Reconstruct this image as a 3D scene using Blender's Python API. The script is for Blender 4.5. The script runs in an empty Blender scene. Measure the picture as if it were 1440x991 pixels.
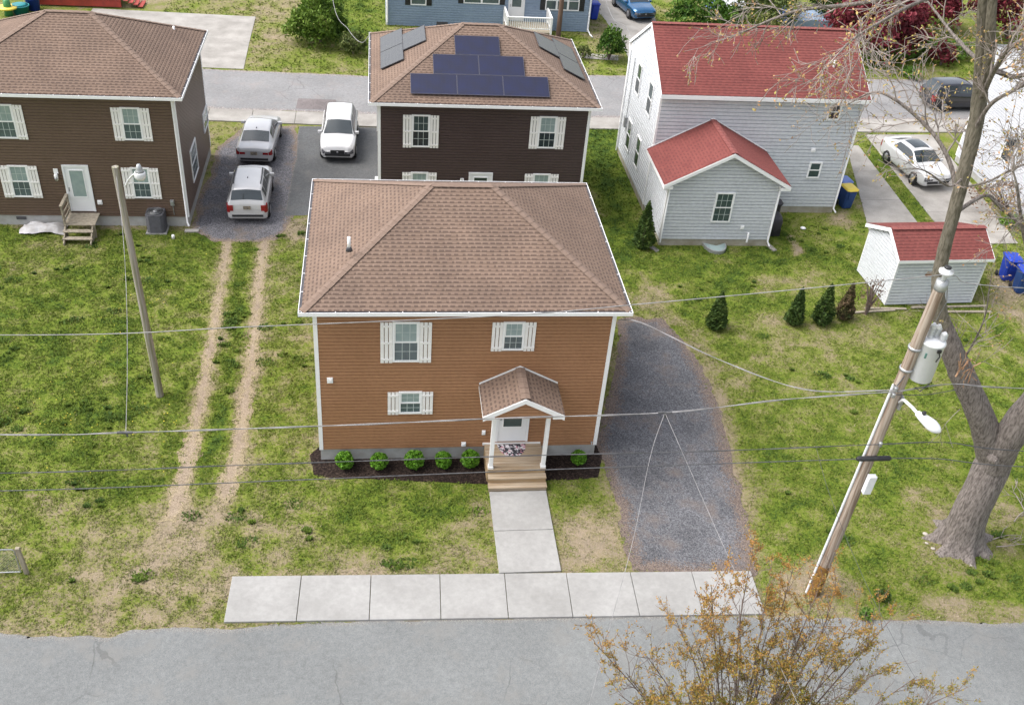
import bpy, math, random
import numpy as np
from mathutils import Vector, Matrix
R_ = random.Random(7)
sc = bpy.context.scene
COL = sc.collection
rad = math.radians

# ------------------------------------------------------------------ camera
CX, CY, CZ = 1.9324, -25.2785, 23.0423
PT, YW, RL, FPX = 0.630414, 0.160442, 0.0887098, 1429.80
FW = Vector((math.sin(YW)*math.cos(PT), math.cos(YW)*math.cos(PT), -math.sin(PT)))
r0 = Vector((math.cos(YW), -math.sin(YW), 0)); u0 = r0.cross(FW)
RT = r0*math.cos(RL) + u0*math.sin(RL)
UP = -r0*math.sin(RL) + u0*math.cos(RL)
cam = bpy.data.cameras.new('camera'); co = bpy.data.objects.new('camera', cam); COL.objects.link(co)
M = Matrix((RT, UP, -FW)).transposed().to_4x4(); M.translation = (CX, CY, CZ)
co.matrix_world = M
cam.sensor_width = 36; cam.lens = 36*FPX/1440; cam.clip_end = 1500; cam.clip_start = .2
sc.camera = co

def at(a, b, z=0.0):
    """ground position seen at a photo pixel"""
    d = FW + RT*((a-720)/FPX) - UP*((b-495.5)/FPX)
    t = (z-CZ)/d.z
    return (CX+d.x*t, CY+d.y*t)
def atY(a, b, Y):
    d = FW + RT*((a-720)/FPX) - UP*((b-495.5)/FPX)
    t = (Y-CY)/d.y
    return Vector((CX+d.x*t, Y, CZ+d.z*t))

# ------------------------------------------------------------------ noise
_rng = np.random.default_rng(11)
_T = _rng.random((256, 256))
def vnoise(x, y, s=0):
    x = np.asarray(x, float)+s*17.31; y = np.asarray(y, float)+s*9.77
    xi = np.floor(x).astype(int); yi = np.floor(y).astype(int)
    fx = x-xi; fy = y-yi
    fx = fx*fx*(3-2*fx); fy = fy*fy*(3-2*fy)
    a = _T[xi & 255, yi & 255]; b = _T[(xi+1) & 255, yi & 255]
    c = _T[xi & 255, (yi+1) & 255]; d = _T[(xi+1) & 255, (yi+1) & 255]
    return (a*(1-fx)+b*fx)*(1-fy)+(c*(1-fx)+d*fx)*fy
def fbm(x, y, o=4, s=0, g=.55):
    v = 0; a = 1; t = 0
    for k in range(o):
        v = v+a*vnoise(x*2**k, y*2**k, s+k*3); t += a; a *= g
    return v/t
def psdf(x, y, poly):
    """signed distance to a polygon, positive inside"""
    x = np.asarray(x, float); y = np.asarray(y, float)
    d = np.full(x.shape, 1e9); ins = np.zeros(x.shape, bool)
    n = len(poly)
    for i in range(n):
        ax, ay = poly[i]; bx, by = poly[(i+1) % n]
        ex, ey = bx-ax, by-ay
        wx, wy = x-ax, y-ay
        t = np.clip((wx*ex+wy*ey)/(ex*ex+ey*ey+1e-12), 0, 1)
        d = np.minimum(d, (wx-ex*t)**2+(wy-ey*t)**2)
        c = ((ay > y) != (by > y))
        xx = ax+(y-ay)*ex/(ey if abs(ey) > 1e-9 else 1e-9)
        ins ^= (c & (x < xx))
    d = np.sqrt(d)
    return np.where(ins, d, -d)
def sm(x, a, b):
    t = np.clip((x-a)/(b-a), 0, 1)
    return t*t*(3-2*t)

# ------------------------------------------------------------------ materials
def newmat(n):
    m = bpy.data.materials.new(n); m.use_nodes = True
    nt = m.node_tree; b = nt.nodes['Principled BSDF']
    return m, nt, b
def N(nt, t, **k):
    n = nt.nodes.new(t)
    for a, v in k.items():
        if a in n.inputs: n.inputs[a].default_value = v
        else: setattr(n, a, v)
    return n
def noise(nt, vec, scale, detail=4, rough=.55):
    n = N(nt, 'ShaderNodeTexNoise'); n.inputs['Scale'].default_value = scale
    n.inputs['Detail'].default_value = detail; n.inputs['Roughness'].default_value = rough
    if vec is not None: nt.links.new(vec, n.inputs['Vector'])
    return n.outputs['Fac']
def ramp(nt, fac, stops):
    r = N(nt, 'ShaderNodeValToRGB'); e = r.color_ramp.elements
    while len(e) < len(stops): e.new(.5)
    for k, (p, c) in enumerate(stops):
        e[k].position = p; e[k].color = (*c, 1) if len(c) == 3 else c
    nt.links.new(fac, r.inputs['Fac'])
    return r.outputs['Color']
def mixc(nt, fac, a, b, bt='MIX'):
    m = N(nt, 'ShaderNodeMix'); m.data_type = 'RGBA'; m.blend_type = bt
    for k, v in ((0, fac), (6, a), (7, b)):
        if hasattr(v, 'links') or hasattr(v, 'is_linked'): nt.links.new(v, m.inputs[k])
        elif isinstance(v, (int, float)): m.inputs[k].default_value = v
        else: m.inputs[k].default_value = (*v, 1) if len(v) == 3 else v
    return m.outputs[2]
def math_(nt, op, a, b=None):
    m = N(nt, 'ShaderNodeMath'); m.operation = op
    for k, v in ((0, a), (1, b)):
        if v is None: continue
        if hasattr(v, 'is_linked'): nt.links.new(v, m.inputs[k])
        else: m.inputs[k].default_value = v
    return m.outputs[0]
def bump(nt, b, h, dist=.01, st=.5):
    n = N(nt, 'ShaderNodeBump'); n.inputs['Distance'].default_value = dist; n.inputs['Strength'].default_value = st
    nt.links.new(h, n.inputs['Height']); nt.links.new(n.outputs[0], b.inputs['Normal'])
def coord(nt, k='Object'):
    return N(nt, 'ShaderNodeTexCoord').outputs[k]
def pm(name, c1, c2=None, scale=6, rough=.6, bm=0, metal=0, detail=5, lo=.35, hi=.65, stretch=None, spec=.4, coat=0, scale2=None):
    """surface whose own colour varies softly between two values"""
    m, nt, b = newmat(name)
    if c2 is None: c2 = tuple(x*.82 for x in c1)
    v = coord(nt)
    if stretch:
        mp = N(nt, 'ShaderNodeMapping'); mp.inputs['Scale'].default_value = stretch
        nt.links.new(v, mp.inputs['Vector']); v = mp.outputs[0]
    f = noise(nt, v, scale, detail)
    c = ramp(nt, f, [(lo, c1), (hi, c2)])
    if scale2:
        f2 = noise(nt, v, scale2, 3)
        c = mixc(nt, 1.0, c, ramp(nt, f2, [(.3, (.9, .9, .9)), (.7, (1.06, 1.06, 1.06))]), 'MULTIPLY')
    nt.links.new(c, b.inputs['Base Color'])
    b.inputs['Roughness'].default_value = rough; b.inputs['Metallic'].default_value = metal
    b.inputs['Specular IOR Level'].default_value = spec
    if coat: b.inputs['Coat Weight'].default_value = coat; b.inputs['Coat Roughness'].default_value = .06
    if bm: bump(nt, b, f, .02, bm)
    return m
def leafmat(name, cols, rough=.6, trans=.0):
    """foliage: each leaf takes its own tint"""
    m, nt, b = newmat(name)
    a = N(nt, 'ShaderNodeAttribute'); a.attribute_name = 'tint'
    c = ramp(nt, a.outputs['Fac'], [(i/(len(cols)-1), x) for i, x in enumerate(cols)])
    nt.links.new(c, b.inputs['Base Color']); b.inputs['Roughness'].default_value = rough
    b.inputs['Specular IOR Level'].default_value = .25
    if trans:
        t = N(nt, 'ShaderNodeBsdfTranslucent'); nt.links.new(c, t.inputs['Color'])
        mx = N(nt, 'ShaderNodeMixShader'); mx.inputs[0].default_value = trans
        nt.links.new(b.outputs[0], mx.inputs[1]); nt.links.new(t.outputs[0], mx.inputs[2])
        nt.links.new(mx.outputs[0], nt.nodes['Material Output'].inputs['Surface'])
    return m
def shingle(name, light, mid, dark, hip, row=.14, tab=.22, pl=.5, pd=.82, k=.72):
    m, nt, b = newmat(name)
    uv = N(nt, 'ShaderNodeUVMap').outputs[0]
    s = N(nt, 'ShaderNodeSeparateXYZ'); nt.links.new(uv, s.inputs[0])
    rw = math_(nt, 'FLOOR', math_(nt, 'DIVIDE', s.outputs[1], row))
    w1 = N(nt, 'ShaderNodeTexWhiteNoise'); w1.noise_dimensions = '1D'; nt.links.new(rw, w1.inputs['W'])
    uu = math_(nt, 'ADD', math_(nt, 'DIVIDE', s.outputs[0], tab), math_(nt, 'MULTIPLY', w1.outputs['Value'], 31.0))
    cell = math_(nt, 'FLOOR', uu)
    cb = N(nt, 'ShaderNodeCombineXYZ'); nt.links.new(cell, cb.inputs[0]); nt.links.new(rw, cb.inputs[1])
    w2 = N(nt, 'ShaderNodeTexWhiteNoise'); w2.noise_dimensions = '2D'; nt.links.new(cb.outputs[0], w2.inputs['Vector'])
    c = ramp(nt, w2.outputs['Value'], [(0, light), (pl, tuple((a*.6+b_*.4) for a, b_ in zip(light, mid))), (1, mid)])
    # the lower third of a laminated tab is doubled and darker
    fr = math_(nt, 'FRACT', math_(nt, 'DIVIDE', s.outputs[1], row))
    fu = math_(nt, 'FRACT', uu)
    gap = math_(nt, 'ADD', .15, math_(nt, 'MULTIPLY', w2.outputs['Value'], .55))
    edge = math_(nt, 'MULTIPLY', math_(nt, 'LESS_THAN', fr, .46), math_(nt, 'GREATER_THAN', fu, gap))
    c = mixc(nt, math_(nt, 'MULTIPLY', edge, k), c, dark)
    oc = coord(nt)
    c = mixc(nt, 1.0, c, ramp(nt, noise(nt, oc, .7, 4), [(.3, (.84, .84, .85)), (.7, (1.1, 1.09, 1.08))]), 'MULTIPLY')
    c = mixc(nt, 1.0, c, ramp(nt, noise(nt, oc, 60, 2), [(.3, (.8, .8, .8)), (.7, (1.15, 1.15, 1.15))]), 'MULTIPLY')
    nt.links.new(c, b.inputs['Base Color']); b.inputs['Roughness'].default_value = .9
    b.inputs['Specular IOR Level'].default_value = .15
    bump(nt, b, w2.outputs['Value'], .006, .5)
    return m
MT = {}
MT['white'] = pm('white_vinyl', (.86, .86, .86), (.81, .81, .815), 3, .45)
MT['white_paint'] = pm('white_paint', (.85, .845, .84), (.79, .785, .775), 5, .55)
MT['shutter'] = pm('shutter_paint', (.84, .82, .80), (.79, .77, .75), 4, .5)
MT['brown'] = pm('caramel_siding', (.360, .190, .100), (.325, .168, .087), .5, .45, spec=.35, scale2=9)
MT['dkbrown'] = pm('brown_siding', (.140, .094, .070), (.125, .083, .061), .5, .42, scale2=9)
MT['black_brown'] = pm('espresso_siding', (.076, .053, .051), (.066, .046, .044), .5, .42, scale2=9)
MT['pale'] = pm('pale_grey_siding', (.62, .64, .67), (.575, .595, .625), .5, .5, scale2=7)
MT['blue_siding'] = pm('blue_grey_siding', (.26, .335, .44), (.23, .30, .40), .7, .5, scale2=7)
MT['white_siding'] = pm('white_siding', (.55, .56, .59), (.50, .51, .54), .7, .5, scale2=7)
MT['block'] = pm('foundation_block', (.42, .42, .41), (.34, .33, .31), 2.5, .9, .2)
MT['block_tan'] = pm('stained_foundation', (.42, .39, .33), (.30, .27, .2), 2, .9, .2)
MT['roof'] = shingle('brown_shingle', (.215, .154, .120), (.180, .127, .098), (.088, .061, .050), None)
MT['ridge'] = pm('ridge_shingle', (.210, .149, .116), (.170, .119, .092), 9, .9, .1, lo=.3, hi=.7)
MT['redroof'] = shingle('red_shingle', (.205, .066, .058), (.175, .055, .050), (.095, .034, .034), None, row=.15, tab=.32, pl=.6, pd=.9, k=.45)
MT['redridge'] = pm('red_ridge', (.23, .075, .064), (.17, .050, .046), 9, .9, .1)
MT['gutter_in'] = pm('dark_gutter_guard', (.05, .05, .06), (.09, .085, .09), 8, .6)
MT['pane_hi'] = pm('blind_behind_glass', (.30, .37, .36), (.24, .31, .31), 3, .06, spec=.7)
MT['pane_lo'] = pm('screened_glass', (.10, .135, .145), (.075, .10, .11), 3, .08, spec=.7)
MT['pane_dk'] = pm('dark_glass', (.035, .05, .055), (.02, .03, .035), 3, .05, spec=.8)
MT['pane_gr'] = pm('grey_green_glass', (.055, .085, .088), (.04, .065, .068), 3, .08, spec=.6)
MT['muntin'] = pm('muntin', (.50, .56, .55), None, 3, .5)
MT['door'] = pm('door_paint', (.78, .79, .80), (.74, .75, .77), 2, .4)
MT['wood_new'] = pm('pale_decking', (.40, .325, .24), (.31, .225, .14), 2.2, .75, .1, stretch=(.4, 5, 5), detail=6)
MT['wood_warm'] = pm('warm_decking', (.34, .225, .115), (.39, .285, .175), 2, .75, .1, stretch=(.6, 4, 4))
MT['wood_old'] = pm('weathered_wood', (.36, .315, .245), (.24, .205, .155), 3, .85, .2, stretch=(3, 3, .6))
MT['pole'] = pm('weathered_pole', (.40, .335, .28), (.20, .14, .10), 4, .9, .5, stretch=(4, 4, .16), detail=9, lo=.4, hi=.62)
MT['pole_grn'] = pm('lichened_pole', (.33, .30, .27), (.20, .19, .12), 4, .9, .4, stretch=(4, 4, .18), detail=8, lo=.4, hi=.62)
MT['rot'] = pm('orange_rot', (.33, .16, .035), (.10, .055, .02), 6, .95, .6)
MT['concrete'] = pm('new_concrete', (.335, .33, .32), (.26, .255, .245), .55, .9, .12, detail=10, lo=.34, hi=.70, scale2=7)
MT['oldconcrete'] = pm('old_concrete', (.36, .34, .315), (.245, .23, .21), .8, .92, .15, detail=9, scale2=20)
MT['joint'] = pm('joint', (.20, .19, .17), None, 9, .95)
MT['transformer'] = pm('transformer_enamel', (.74, .75, .77), (.68, .69, .71), 3, .35)
MT['galv'] = pm('galvanised', (.45, .46, .47), (.34, .35, .36), 9, .45, metal=.6)
MT['black'] = pm('black_plastic', (.018, .018, .02), (.03, .03, .032), 6, .45)
MT['cable_dark'] = pm('dark_cable', (.06, .06, .065), (.11, .11, .115), 8, .6)
MT['cable_lite'] = pm('bare_cable', (.33, .32, .325), (.20, .195, .195), 3, .5)
MT['porcelain'] = pm('porcelain', (.72, .73, .75), None, 4, .25)
MT['ac'] = pm('dark_grey_enamel', (.085, .085, .095), (.065, .065, .072), 5, .5)
MT['binblue'] = pm('blue_bin_plastic', (.016, .05, .40), (.012, .04, .32), 3, .45)
MT['binnavy'] = pm('navy_bin_plastic', (.02, .06, .20), (.015, .045, .16), 3, .45)
MT['binyel'] = pm('yellow_lid', (.80, .62, .10), (.72, .54, .08), 3, .45)
MT['binlid'] = pm('periwinkle_lid', (.16, .24, .58), None, 3, .45)
MT['bindark'] = pm('charcoal_bin', (.035, .033, .04), (.05, .045, .055), 3, .5)
MT['tarp'] = pm('white_tarp', (.50, .50, .51), (.36, .34, .33), 3, .6, .3)
MT['reddeck'] = pm('red_stain', (.36, .045, .03), (.25, .035, .025), 3, .6)
MT['teal'] = pm('teal_plastic', (.02, .22, .24), None, 3, .4)
MT['tyre'] = pm('tyre', (.02, .02, .021), None, 6, .8)
MT['rim'] = pm('rim', (.42, .42, .44), None, 6, .3, metal=.8)
MT['carglass'] = pm('car_glass', (.025, .035, .04), None, 2, .03, spec=.9)
MT['lampred'] = pm('tail_lamp', (.28, .010, .014), (.18, .007, .01), 4, .12, spec=.7)
MT['lampclear'] = pm('head_lamp', (.55, .57, .6), (.3, .3, .32), 9, .08, spec=.8)
MT['lampdark'] = pm('dark_head_lamp', (.06, .06, .07), (.30, .30, .32), 14, .1, spec=.8, lo=.5, hi=.62)
MT['plate'] = pm('number_plate', (.32, .27, .20), (.12, .11, .10), 30, .5, lo=.45, hi=.55)
MT['trimdark'] = pm('dark_trim', (.022, .022, .025), None, 5, .5)
MT['silver'] = pm('silver_paint', (.50, .50, .515), (.47, .47, .485), 2, .25, metal=.1, coat=.8)
MT['silver2'] = pm('bright_silver_paint', (.54, .535, .54), (.51, .505, .51), 2, .25, metal=.1, coat=.8)
MT['carwhite'] = pm('white_car_paint', (.60, .60, .605), None, 2, .25, coat=.8, lo=.2, hi=2)
MT['carblue'] = pm('blue_car_paint', (.012, .10, .24), (.010, .085, .20), 2, .22, metal=.4, coat=1)
MT['carblack'] = pm('black_car_paint', (.02, .022, .03), None, 2, .2, coat=1)
MT['bark'] = pm('grey_bark', (.250, .218, .20), (.098, .082, .074), 7, .95, 1.0, stretch=(3.0, 3.0, .7), detail=10, lo=.36, hi=.64)
MT['bark_mossy'] = pm('mossy_bark', (.205, .182, .145), (.088, .078, .055), 7, .95, 1.0, stretch=(3.0, 3.0, .7), detail=10, lo=.36, hi=.64)
MT['twig'] = pm('pale_twig', (.33, .285, .26), (.19, .16, .145), 1.5, .85)
MT['twigdark'] = pm('dark_twig', (.13, .095, .085), (.2, .15, .13), 2, .85)
MT['torn'] = pm('torn_wood', (.42, .28, .17), (.24, .12, .07), 6, .95, .5)
MT['solar_frame'] = pm('solar_frame', (.16, .16, .2), None, 4, .4, metal=.6)
MT['mat'] = None

def solar_mat(name, a, b2, rough, line):
    m, nt, b = newmat(name)
    v = coord(nt)
    s = N(nt, 'ShaderNodeSeparateXYZ'); nt.links.new(v, s.inputs[0])
    gx = math_(nt, 'LESS_THAN', math_(nt, 'FRACT', math_(nt, 'DIVIDE', s.outputs[0], .1625)), .08)
    gy = math_(nt, 'LESS_THAN', math_(nt, 'FRACT', math_(nt, 'DIVIDE', s.outputs[1], .1625)), .08)
    g = math_(nt, 'MAXIMUM', gx, gy)
    c = ramp(nt, noise(nt, v, 2.0, 3), [(.3, a), (.7, b2)])
    c = mixc(nt, math_(nt, 'MULTIPLY', g, .6), c, line)
    nt.links.new(c, b.inputs['Base Color']); b.inputs['Roughness'].default_value = rough
    b.inputs['Specular IOR Level'].default_value = .5
    return m
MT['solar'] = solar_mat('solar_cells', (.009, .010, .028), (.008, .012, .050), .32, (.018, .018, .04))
MT['solar_side'] = solar_mat('solar_cells_painted_sheen', (.05, .05, .055), (.06, .06, .06), .22, (.09, .09, .09))  # same cells on the side slopes, with a grey sheen put into their colour

def doormat_mat():
    m, nt, b = newmat('patterned_mat')
    v = coord(nt)
    vo = N(nt, 'ShaderNodeTexVoronoi'); vo.inputs['Scale'].default_value = 16; nt.links.new(v, vo.inputs['Vector'])
    s = N(nt, 'ShaderNodeSeparateColor'); nt.links.new(vo.outputs['Color'], s.inputs[0])
    c = ramp(nt, s.outputs[0], [(.0, (.03, .03, .04)), (.35, (.05, .05, .06)), (.45, (.5, .45, .47)), (.65, (.45, .2, .25)), (.8, (.6, .57, .6)), (1, (.12, .1, .15))])
    for n in nt.nodes:
        if n.type == 'VALTORGB': n.color_ramp.interpolation = 'CONSTANT'
    nt.links.new(c, b.inputs['Base Color']); b.inputs['Roughness'].default_value = .95
    return m
MT['mat'] = doormat_mat()

def stony(name, cols, sc1=38, sc2=.5, var=.18, bmp=.5, warm=None, cracks=False):
    """gravel / asphalt: stones with their own tones, broad wear"""
    m, nt, b = newmat(name)
    v = coord(nt)
    vo = N(nt, 'ShaderNodeTexVoronoi'); vo.inputs['Scale'].default_value = sc1; nt.links.new(v, vo.inputs['Vector'])
    s = N(nt, 'ShaderNodeSeparateColor'); nt.links.new(vo.outputs['Color'], s.inputs[0])
    c = ramp(nt, s.outputs[0], [(i/(len(cols)-1), x) for i, x in enumerate(cols)])
    w = noise(nt, v, sc2, 6, .6)
    c = mixc(nt, 1.0, c, ramp(nt, w, [(.3, (1-var,)*3), (.7, (1+var,)*3)]), 'MULTIPLY')
    w3 = noise(nt, v, 6, 5, .7)
    c = mixc(nt, 1.0, c, ramp(nt, w3, [(.3, (.86,)*3), (.7, (1.12,)*3)]), 'MULTIPLY')
    if warm:
        w2 = noise(nt, v, .9, 7, .65)
        f = ramp(nt, w2, [(.52, (0, 0, 0)), (.7, (1, 1, 1))])
        c = mixc(nt, f, c, mixc(nt, .7, c, warm))
    if cracks:
        nz = N(nt, 'ShaderNodeTexNoise'); nz.inputs['Scale'].default_value = 1.3; nz.inputs['Detail'].default_value = 5; nt.links.new(v, nz.inputs['Vector'])
        wv = mixc(nt, .30, v, nz.outputs['Color'])
        ve = N(nt, 'ShaderNodeTexVoronoi'); ve.feature = 'DISTANCE_TO_EDGE'; ve.inputs['Scale'].default_value = .8; nt.links.new(wv, ve.inputs['Vector'])
        cm = math_(nt, 'MULTIPLY', math_(nt, 'LESS_THAN', ve.outputs['Distance'], .010), ramp(nt, noise(nt, v, .22, 3), [(.50, (0, 0, 0)), (.60, (1, 1, 1))]))
        c = mixc(nt, math_(nt, 'MULTIPLY', cm, .35), c, (.06, .06, .06))
        c = mixc(nt, ramp(nt, noise(nt, v, .16, 4), [(.52, (0, 0, 0)), (.72, (.55, .55, .55))]), c, mixc(nt, 1.0, c, (1.35, 1.33, 1.3), 'MULTIPLY'))
    a = N(nt, 'ShaderNodeAttribute'); a.attribute_name = 'edge'
    if warm:
        ff = math_(nt, 'MULTIPLY', a.outputs['Fac'], 1.0)
        f2 = math_(nt, 'ADD', ff, math_(nt, 'MULTIPLY', math_(nt, 'SUBTRACT', noise(nt, v, 5, 5, .7), .5), 1.0))
        f2 = math_(nt, 'GREATER_THAN', f2, math_(nt, 'ADD', .18, math_(nt, 'MULTIPLY', s.outputs[1], .7)))
        f2 = math_(nt, 'MULTIPLY', f2, .9)
        c = mixc(nt, f2, c, mixc(nt, 1.0, ramp(nt, s.outputs[2], [(0, (.55, .5, .5)), (.5, (1, 1, 1)), (1, (1.6, 1.55, 1.5))]), warm, 'MULTIPLY'))
    nt.links.new(c, b.inputs['Base Color']); b.inputs['Roughness'].default_value = .95
    b.inputs['Specular IOR Level'].default_value = .2
    bump(nt, b, s.outputs[0], .01, bmp)
    return m
MT['gravel'] = stony('dark_gravel', [(.060, .061, .068), (.098, .099, .108), (.128, .129, .139), (.185, .186, .197)], 34, .45, .34, .5, (.150, .118, .100))
MT['gravel2'] = stony('charcoal_gravel', [(.07, .068, .075), (.11, .107, .115), (.15, .147, .157), (.24, .235, .25)], 30, .5, .2, .6, (.19, .15, .12))
MT['asphalt'] = stony('worn_asphalt', [(.138, .145, .146), (.166, .173, .173), (.177, .184, .183), (.207, .213, .211)], 62, .3, .10, .3, (.195, .192, .182), True)
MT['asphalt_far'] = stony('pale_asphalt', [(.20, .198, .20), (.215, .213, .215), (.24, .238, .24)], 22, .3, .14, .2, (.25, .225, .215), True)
MT['roadpatch'] = stony('repaired_asphalt', [(.155, .135, .135), (.18, .158, .156), (.20, .175, .172)], 22, .6, .2, .3)
MT['asphalt_dark'] = stony('dark_asphalt', [(.085, .088, .09), (.105, .108, .11), (.13, .132, .135)], 40, .4, .14, .3, (.14, .135, .13))
MT['mulch'] = stony('dark_mulch', [(.008, .005, .004), (.016, .010, .008), (.026, .017, .013), (.055, .038, .030)], 24, .8, .2, 1.0)
MT['dirt'] = stony('bare_dirt', [(.20, .155, .108), (.25, .195, .14), (.29, .232, .172), (.36, .295, .225)], 42, .9, .2, .6, (.25, .21, .13))

# ------------------------------------------------------------------ mesh helpers
class MB:
    def __init__(s): s.v = []; s.f = []; s.uv = {}; s.smooth = set(); s.tint = []
    def add(s, vs, fs, smooth=False, uvs=None):
        o = len(s.v); s.v += [tuple(p) for p in vs]
        for k, f in enumerate(fs):
            if smooth: s.smooth.add(len(s.f))
            if uvs: s.uv[len(s.f)] = uvs[k]
            s.f.append(tuple(i+o for i in f))
    def quad(s, a, b, c, d, uv=None): s.add((a, b, c, d), [(0, 1, 2, 3)], uvs=[uv] if uv else None)
    def box(s, x0, x1, y0, y1, z0, z1, T=None):
        p = [(x, y, z) for z in (z0, z1) for y in (y0, y1) for x in (x0, x1)]
        if T: p = [T(*q) for q in p]
        s.add(p, [(0, 2, 3, 1), (4, 5, 7, 6), (0, 1, 5, 4), (2, 6, 7, 3), (0, 4, 6, 2), (1, 3, 7, 5)])
    def bar(s, a, b, w, h, up=(0, 0, 1)):
        a = Vector(a); b = Vector(b); d = (b-a).normalized(); u = Vector(up)
        x = d.cross(u)
        if x.length < 1e-4: x = d.cross(Vector((0, 1, 0)))
        x.normalize(); y = x.cross(d)
        p = [q+x*i*w/2+y*j*h/2 for q in (a, b) for j in (-1, 1) for i in (-1, 1)]
        s.add(p, [(0, 2, 3, 1), (4, 5, 7, 6), (0, 1, 5, 4), (2, 6, 7, 3), (0, 4, 6, 2), (1, 3, 7, 5)])
    def tube(s, pts, rs, n=8, cap=True, lump=0, smooth=True):
        pts = [Vector(p) for p in pts]
        if not hasattr(rs, '__len__'): rs = [rs]*len(pts)
        vs = []; fs = []; px = None
        for i, p in enumerate(pts):
            t = (pts[min(i+1, len(pts)-1)]-pts[max(i-1, 0)])
            if t.length < 1e-9: t = Vector((0, 0, 1))
            t.normalize()
            if px is None:
                px = t.cross(Vector((0.3, .9, .2)))
                if px.length < .1: px = t.cross(Vector((1, 0, 0)))
            px = (px-t*px.dot(t)).normalized(); py = t.cross(px)
            for k in range(n):
                a = 2*math.pi*k/n
                rr = rs[i]*(1+(lump*(R_.random()-.5) if lump else 0))
                vs.append(p+(px*math.cos(a)+py*math.sin(a))*rr)
        for i in range(len(pts)-1):
            for k in range(n):
                fs.append((i*n+k, i*n+(k+1) % n, (i+1)*n+(k+1) % n, (i+1)*n+k))
        s.add(vs, fs, smooth)
        if cap:
            s.add(vs[:n], [tuple(range(n))[::-1]]); s.add(vs[-n:], [tuple(range(n))])
    def lathe(s, prof, c=(0, 0, 0), n=16, smooth=True, axis='z'):
        vs = []; fs = []
        for (r, z) in prof:
            for k in range(n):
                a = 2*math.pi*k/n
                p = (r*math.cos(a), r*math.sin(a), z)
                if axis == 'x': p = (p[2], p[0], p[1])
                if axis == 'y': p = (p[0], p[2], p[1])
                vs.append((p[0]+c[0], p[1]+c[1], p[2]+c[2]))
        for i in range(len(prof)-1):
            for k in range(n):
                fs.append((i*n+k, i*n+(k+1) % n, (i+1)*n+(k+1) % n, (i+1)*n+k))
        fs.append(tuple(range(n))[::-1]); fs.append(tuple(range((len(prof)-1)*n, len(prof)*n)))
        s.add(vs, fs, smooth)
    def build(s, name, mat, parent=None, loc=None, bevel=0):
        me = bpy.data.meshes.new(name)
        me.from_pydata(s.v, [], s.f)
        if s.uv:
            l = me.uv_layers.new(name='UVMap')
            for fi, us in s.uv.items():
                p = me.polygons[fi]
                for k, li in enumerate(p.loop_indices): l.data[li].uv = us[k]
        if s.smooth:
            sm_ = [i in s.smooth for i in range(len(s.f))]
            me.polygons.foreach_set('use_smooth', sm_)
        if s.tint:
            a = me.attributes.new('tint', 'FLOAT', 'POINT'); a.data.foreach_set('value', s.tint)
        me.materials.append(MT[mat] if isinstance(mat, str) else mat)
        me.validate()
        o = bpy.data.objects.new(name, me); COL.objects.link(o)
        if parent: o.parent = parent
        if loc is not None: o.location = loc
        if bevel:
            b = o.modifiers.new('edge', 'BEVEL'); b.width = bevel; b.segments = 2; b.limit_method = 'ANGLE'
        return o
def npmesh(name, V, F, mat, attrs=None, parent=None, smooth=False):
    """mesh from numpy arrays (all faces the same size)"""
    me = bpy.data.meshes.new(name)
    nv, nf, k = len(V), len(F), F.shape[1]
    me.vertices.add(nv); me.vertices.foreach_set('co', np.ascontiguousarray(V, np.float32).ravel())
    me.loops.add(nf*k); me.loops.foreach_set('vertex_index', np.ascontiguousarray(F, np.int32).ravel())
    me.polygons.add(nf); me.polygons.foreach_set('loop_start', np.arange(0, nf*k, k, dtype=np.int32))
    if smooth: me.polygons.foreach_set('use_smooth', np.ones(nf, bool))
    me.update(calc_edges=True)
    for n, a in (attrs or {}).items():
        at_ = me.attributes.new(n, 'FLOAT', 'POINT'); at_.data.foreach_set('value', np.ascontiguousarray(a, np.float32))
    me.materials.append(MT[mat] if isinstance(mat, str) else mat)
    o = bpy.data.objects.new(name, me); COL.objects.link(o)
    if parent: o.parent = parent
    return o
def tag(o, label=None, cat=None, group=None, kind=None):
    if label: o['label'] = label
    if cat: o['category'] = cat
    if group: o['group'] = group
    if kind: o['kind'] = kind
    return o
def thing(name, loc, label, cat, rz=0, group=None):
    o = bpy.data.objects.new(name, None); COL.objects.link(o)
    o.location = loc; o.rotation_euler = (0, 0, rz); o.empty_display_size = .3
    return tag(o, label, cat, group)
def kids(o): return [c for c in bpy.data.objects if c.parent == o]
def dup(root, loc, rz, label):
    def cp(o, par):
        c = o.copy(); COL.objects.link(c); c.parent = par
        for ch in kids(o): cp(ch, c)
        return c
    ch0 = kids(root)
    r = root.copy(); COL.objects.link(r); r.location = loc; r.rotation_euler = (0, 0, rz); r['label'] = label
    for ch in ch0: cp(ch, r)
    return r
# ------------------------------------------------------------------ ground zones (photo corners dropped onto the ground)
def P(*px): return [at(a, b) for a, b in px]
Z_gravel = P((868, 452), (885, 445), (930, 447), (962, 480), (988, 520), (1008, 570), (1022, 620), (1040, 690), (1056, 760), (1064, 806), (886, 806), (882, 770), (864, 700), (846, 650), (838, 632), (868, 500))
Z_mulch = P((436, 640), (440, 668), (470, 673), (560, 675), (690, 682), (768, 676), (842, 672), (846, 640), (838, 625), (452, 625))
Z_trackL = [at(*p) for p in ((316, 330), (305, 400), (288, 480), (272, 560), (255, 640), (234, 710), (222, 735), (250, 735), (260, 710), (278, 640), (293, 560), (306, 480), (319, 400), (330, 330))]
Z_trackR = [at(*p) for p in ((367, 330), (357, 400), (349, 470), (339, 540), (327, 610), (310, 680), (300, 705), (322, 705), (336, 680), (350, 610), (359, 540), (366, 470), (372, 400), (380, 330))]
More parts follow.
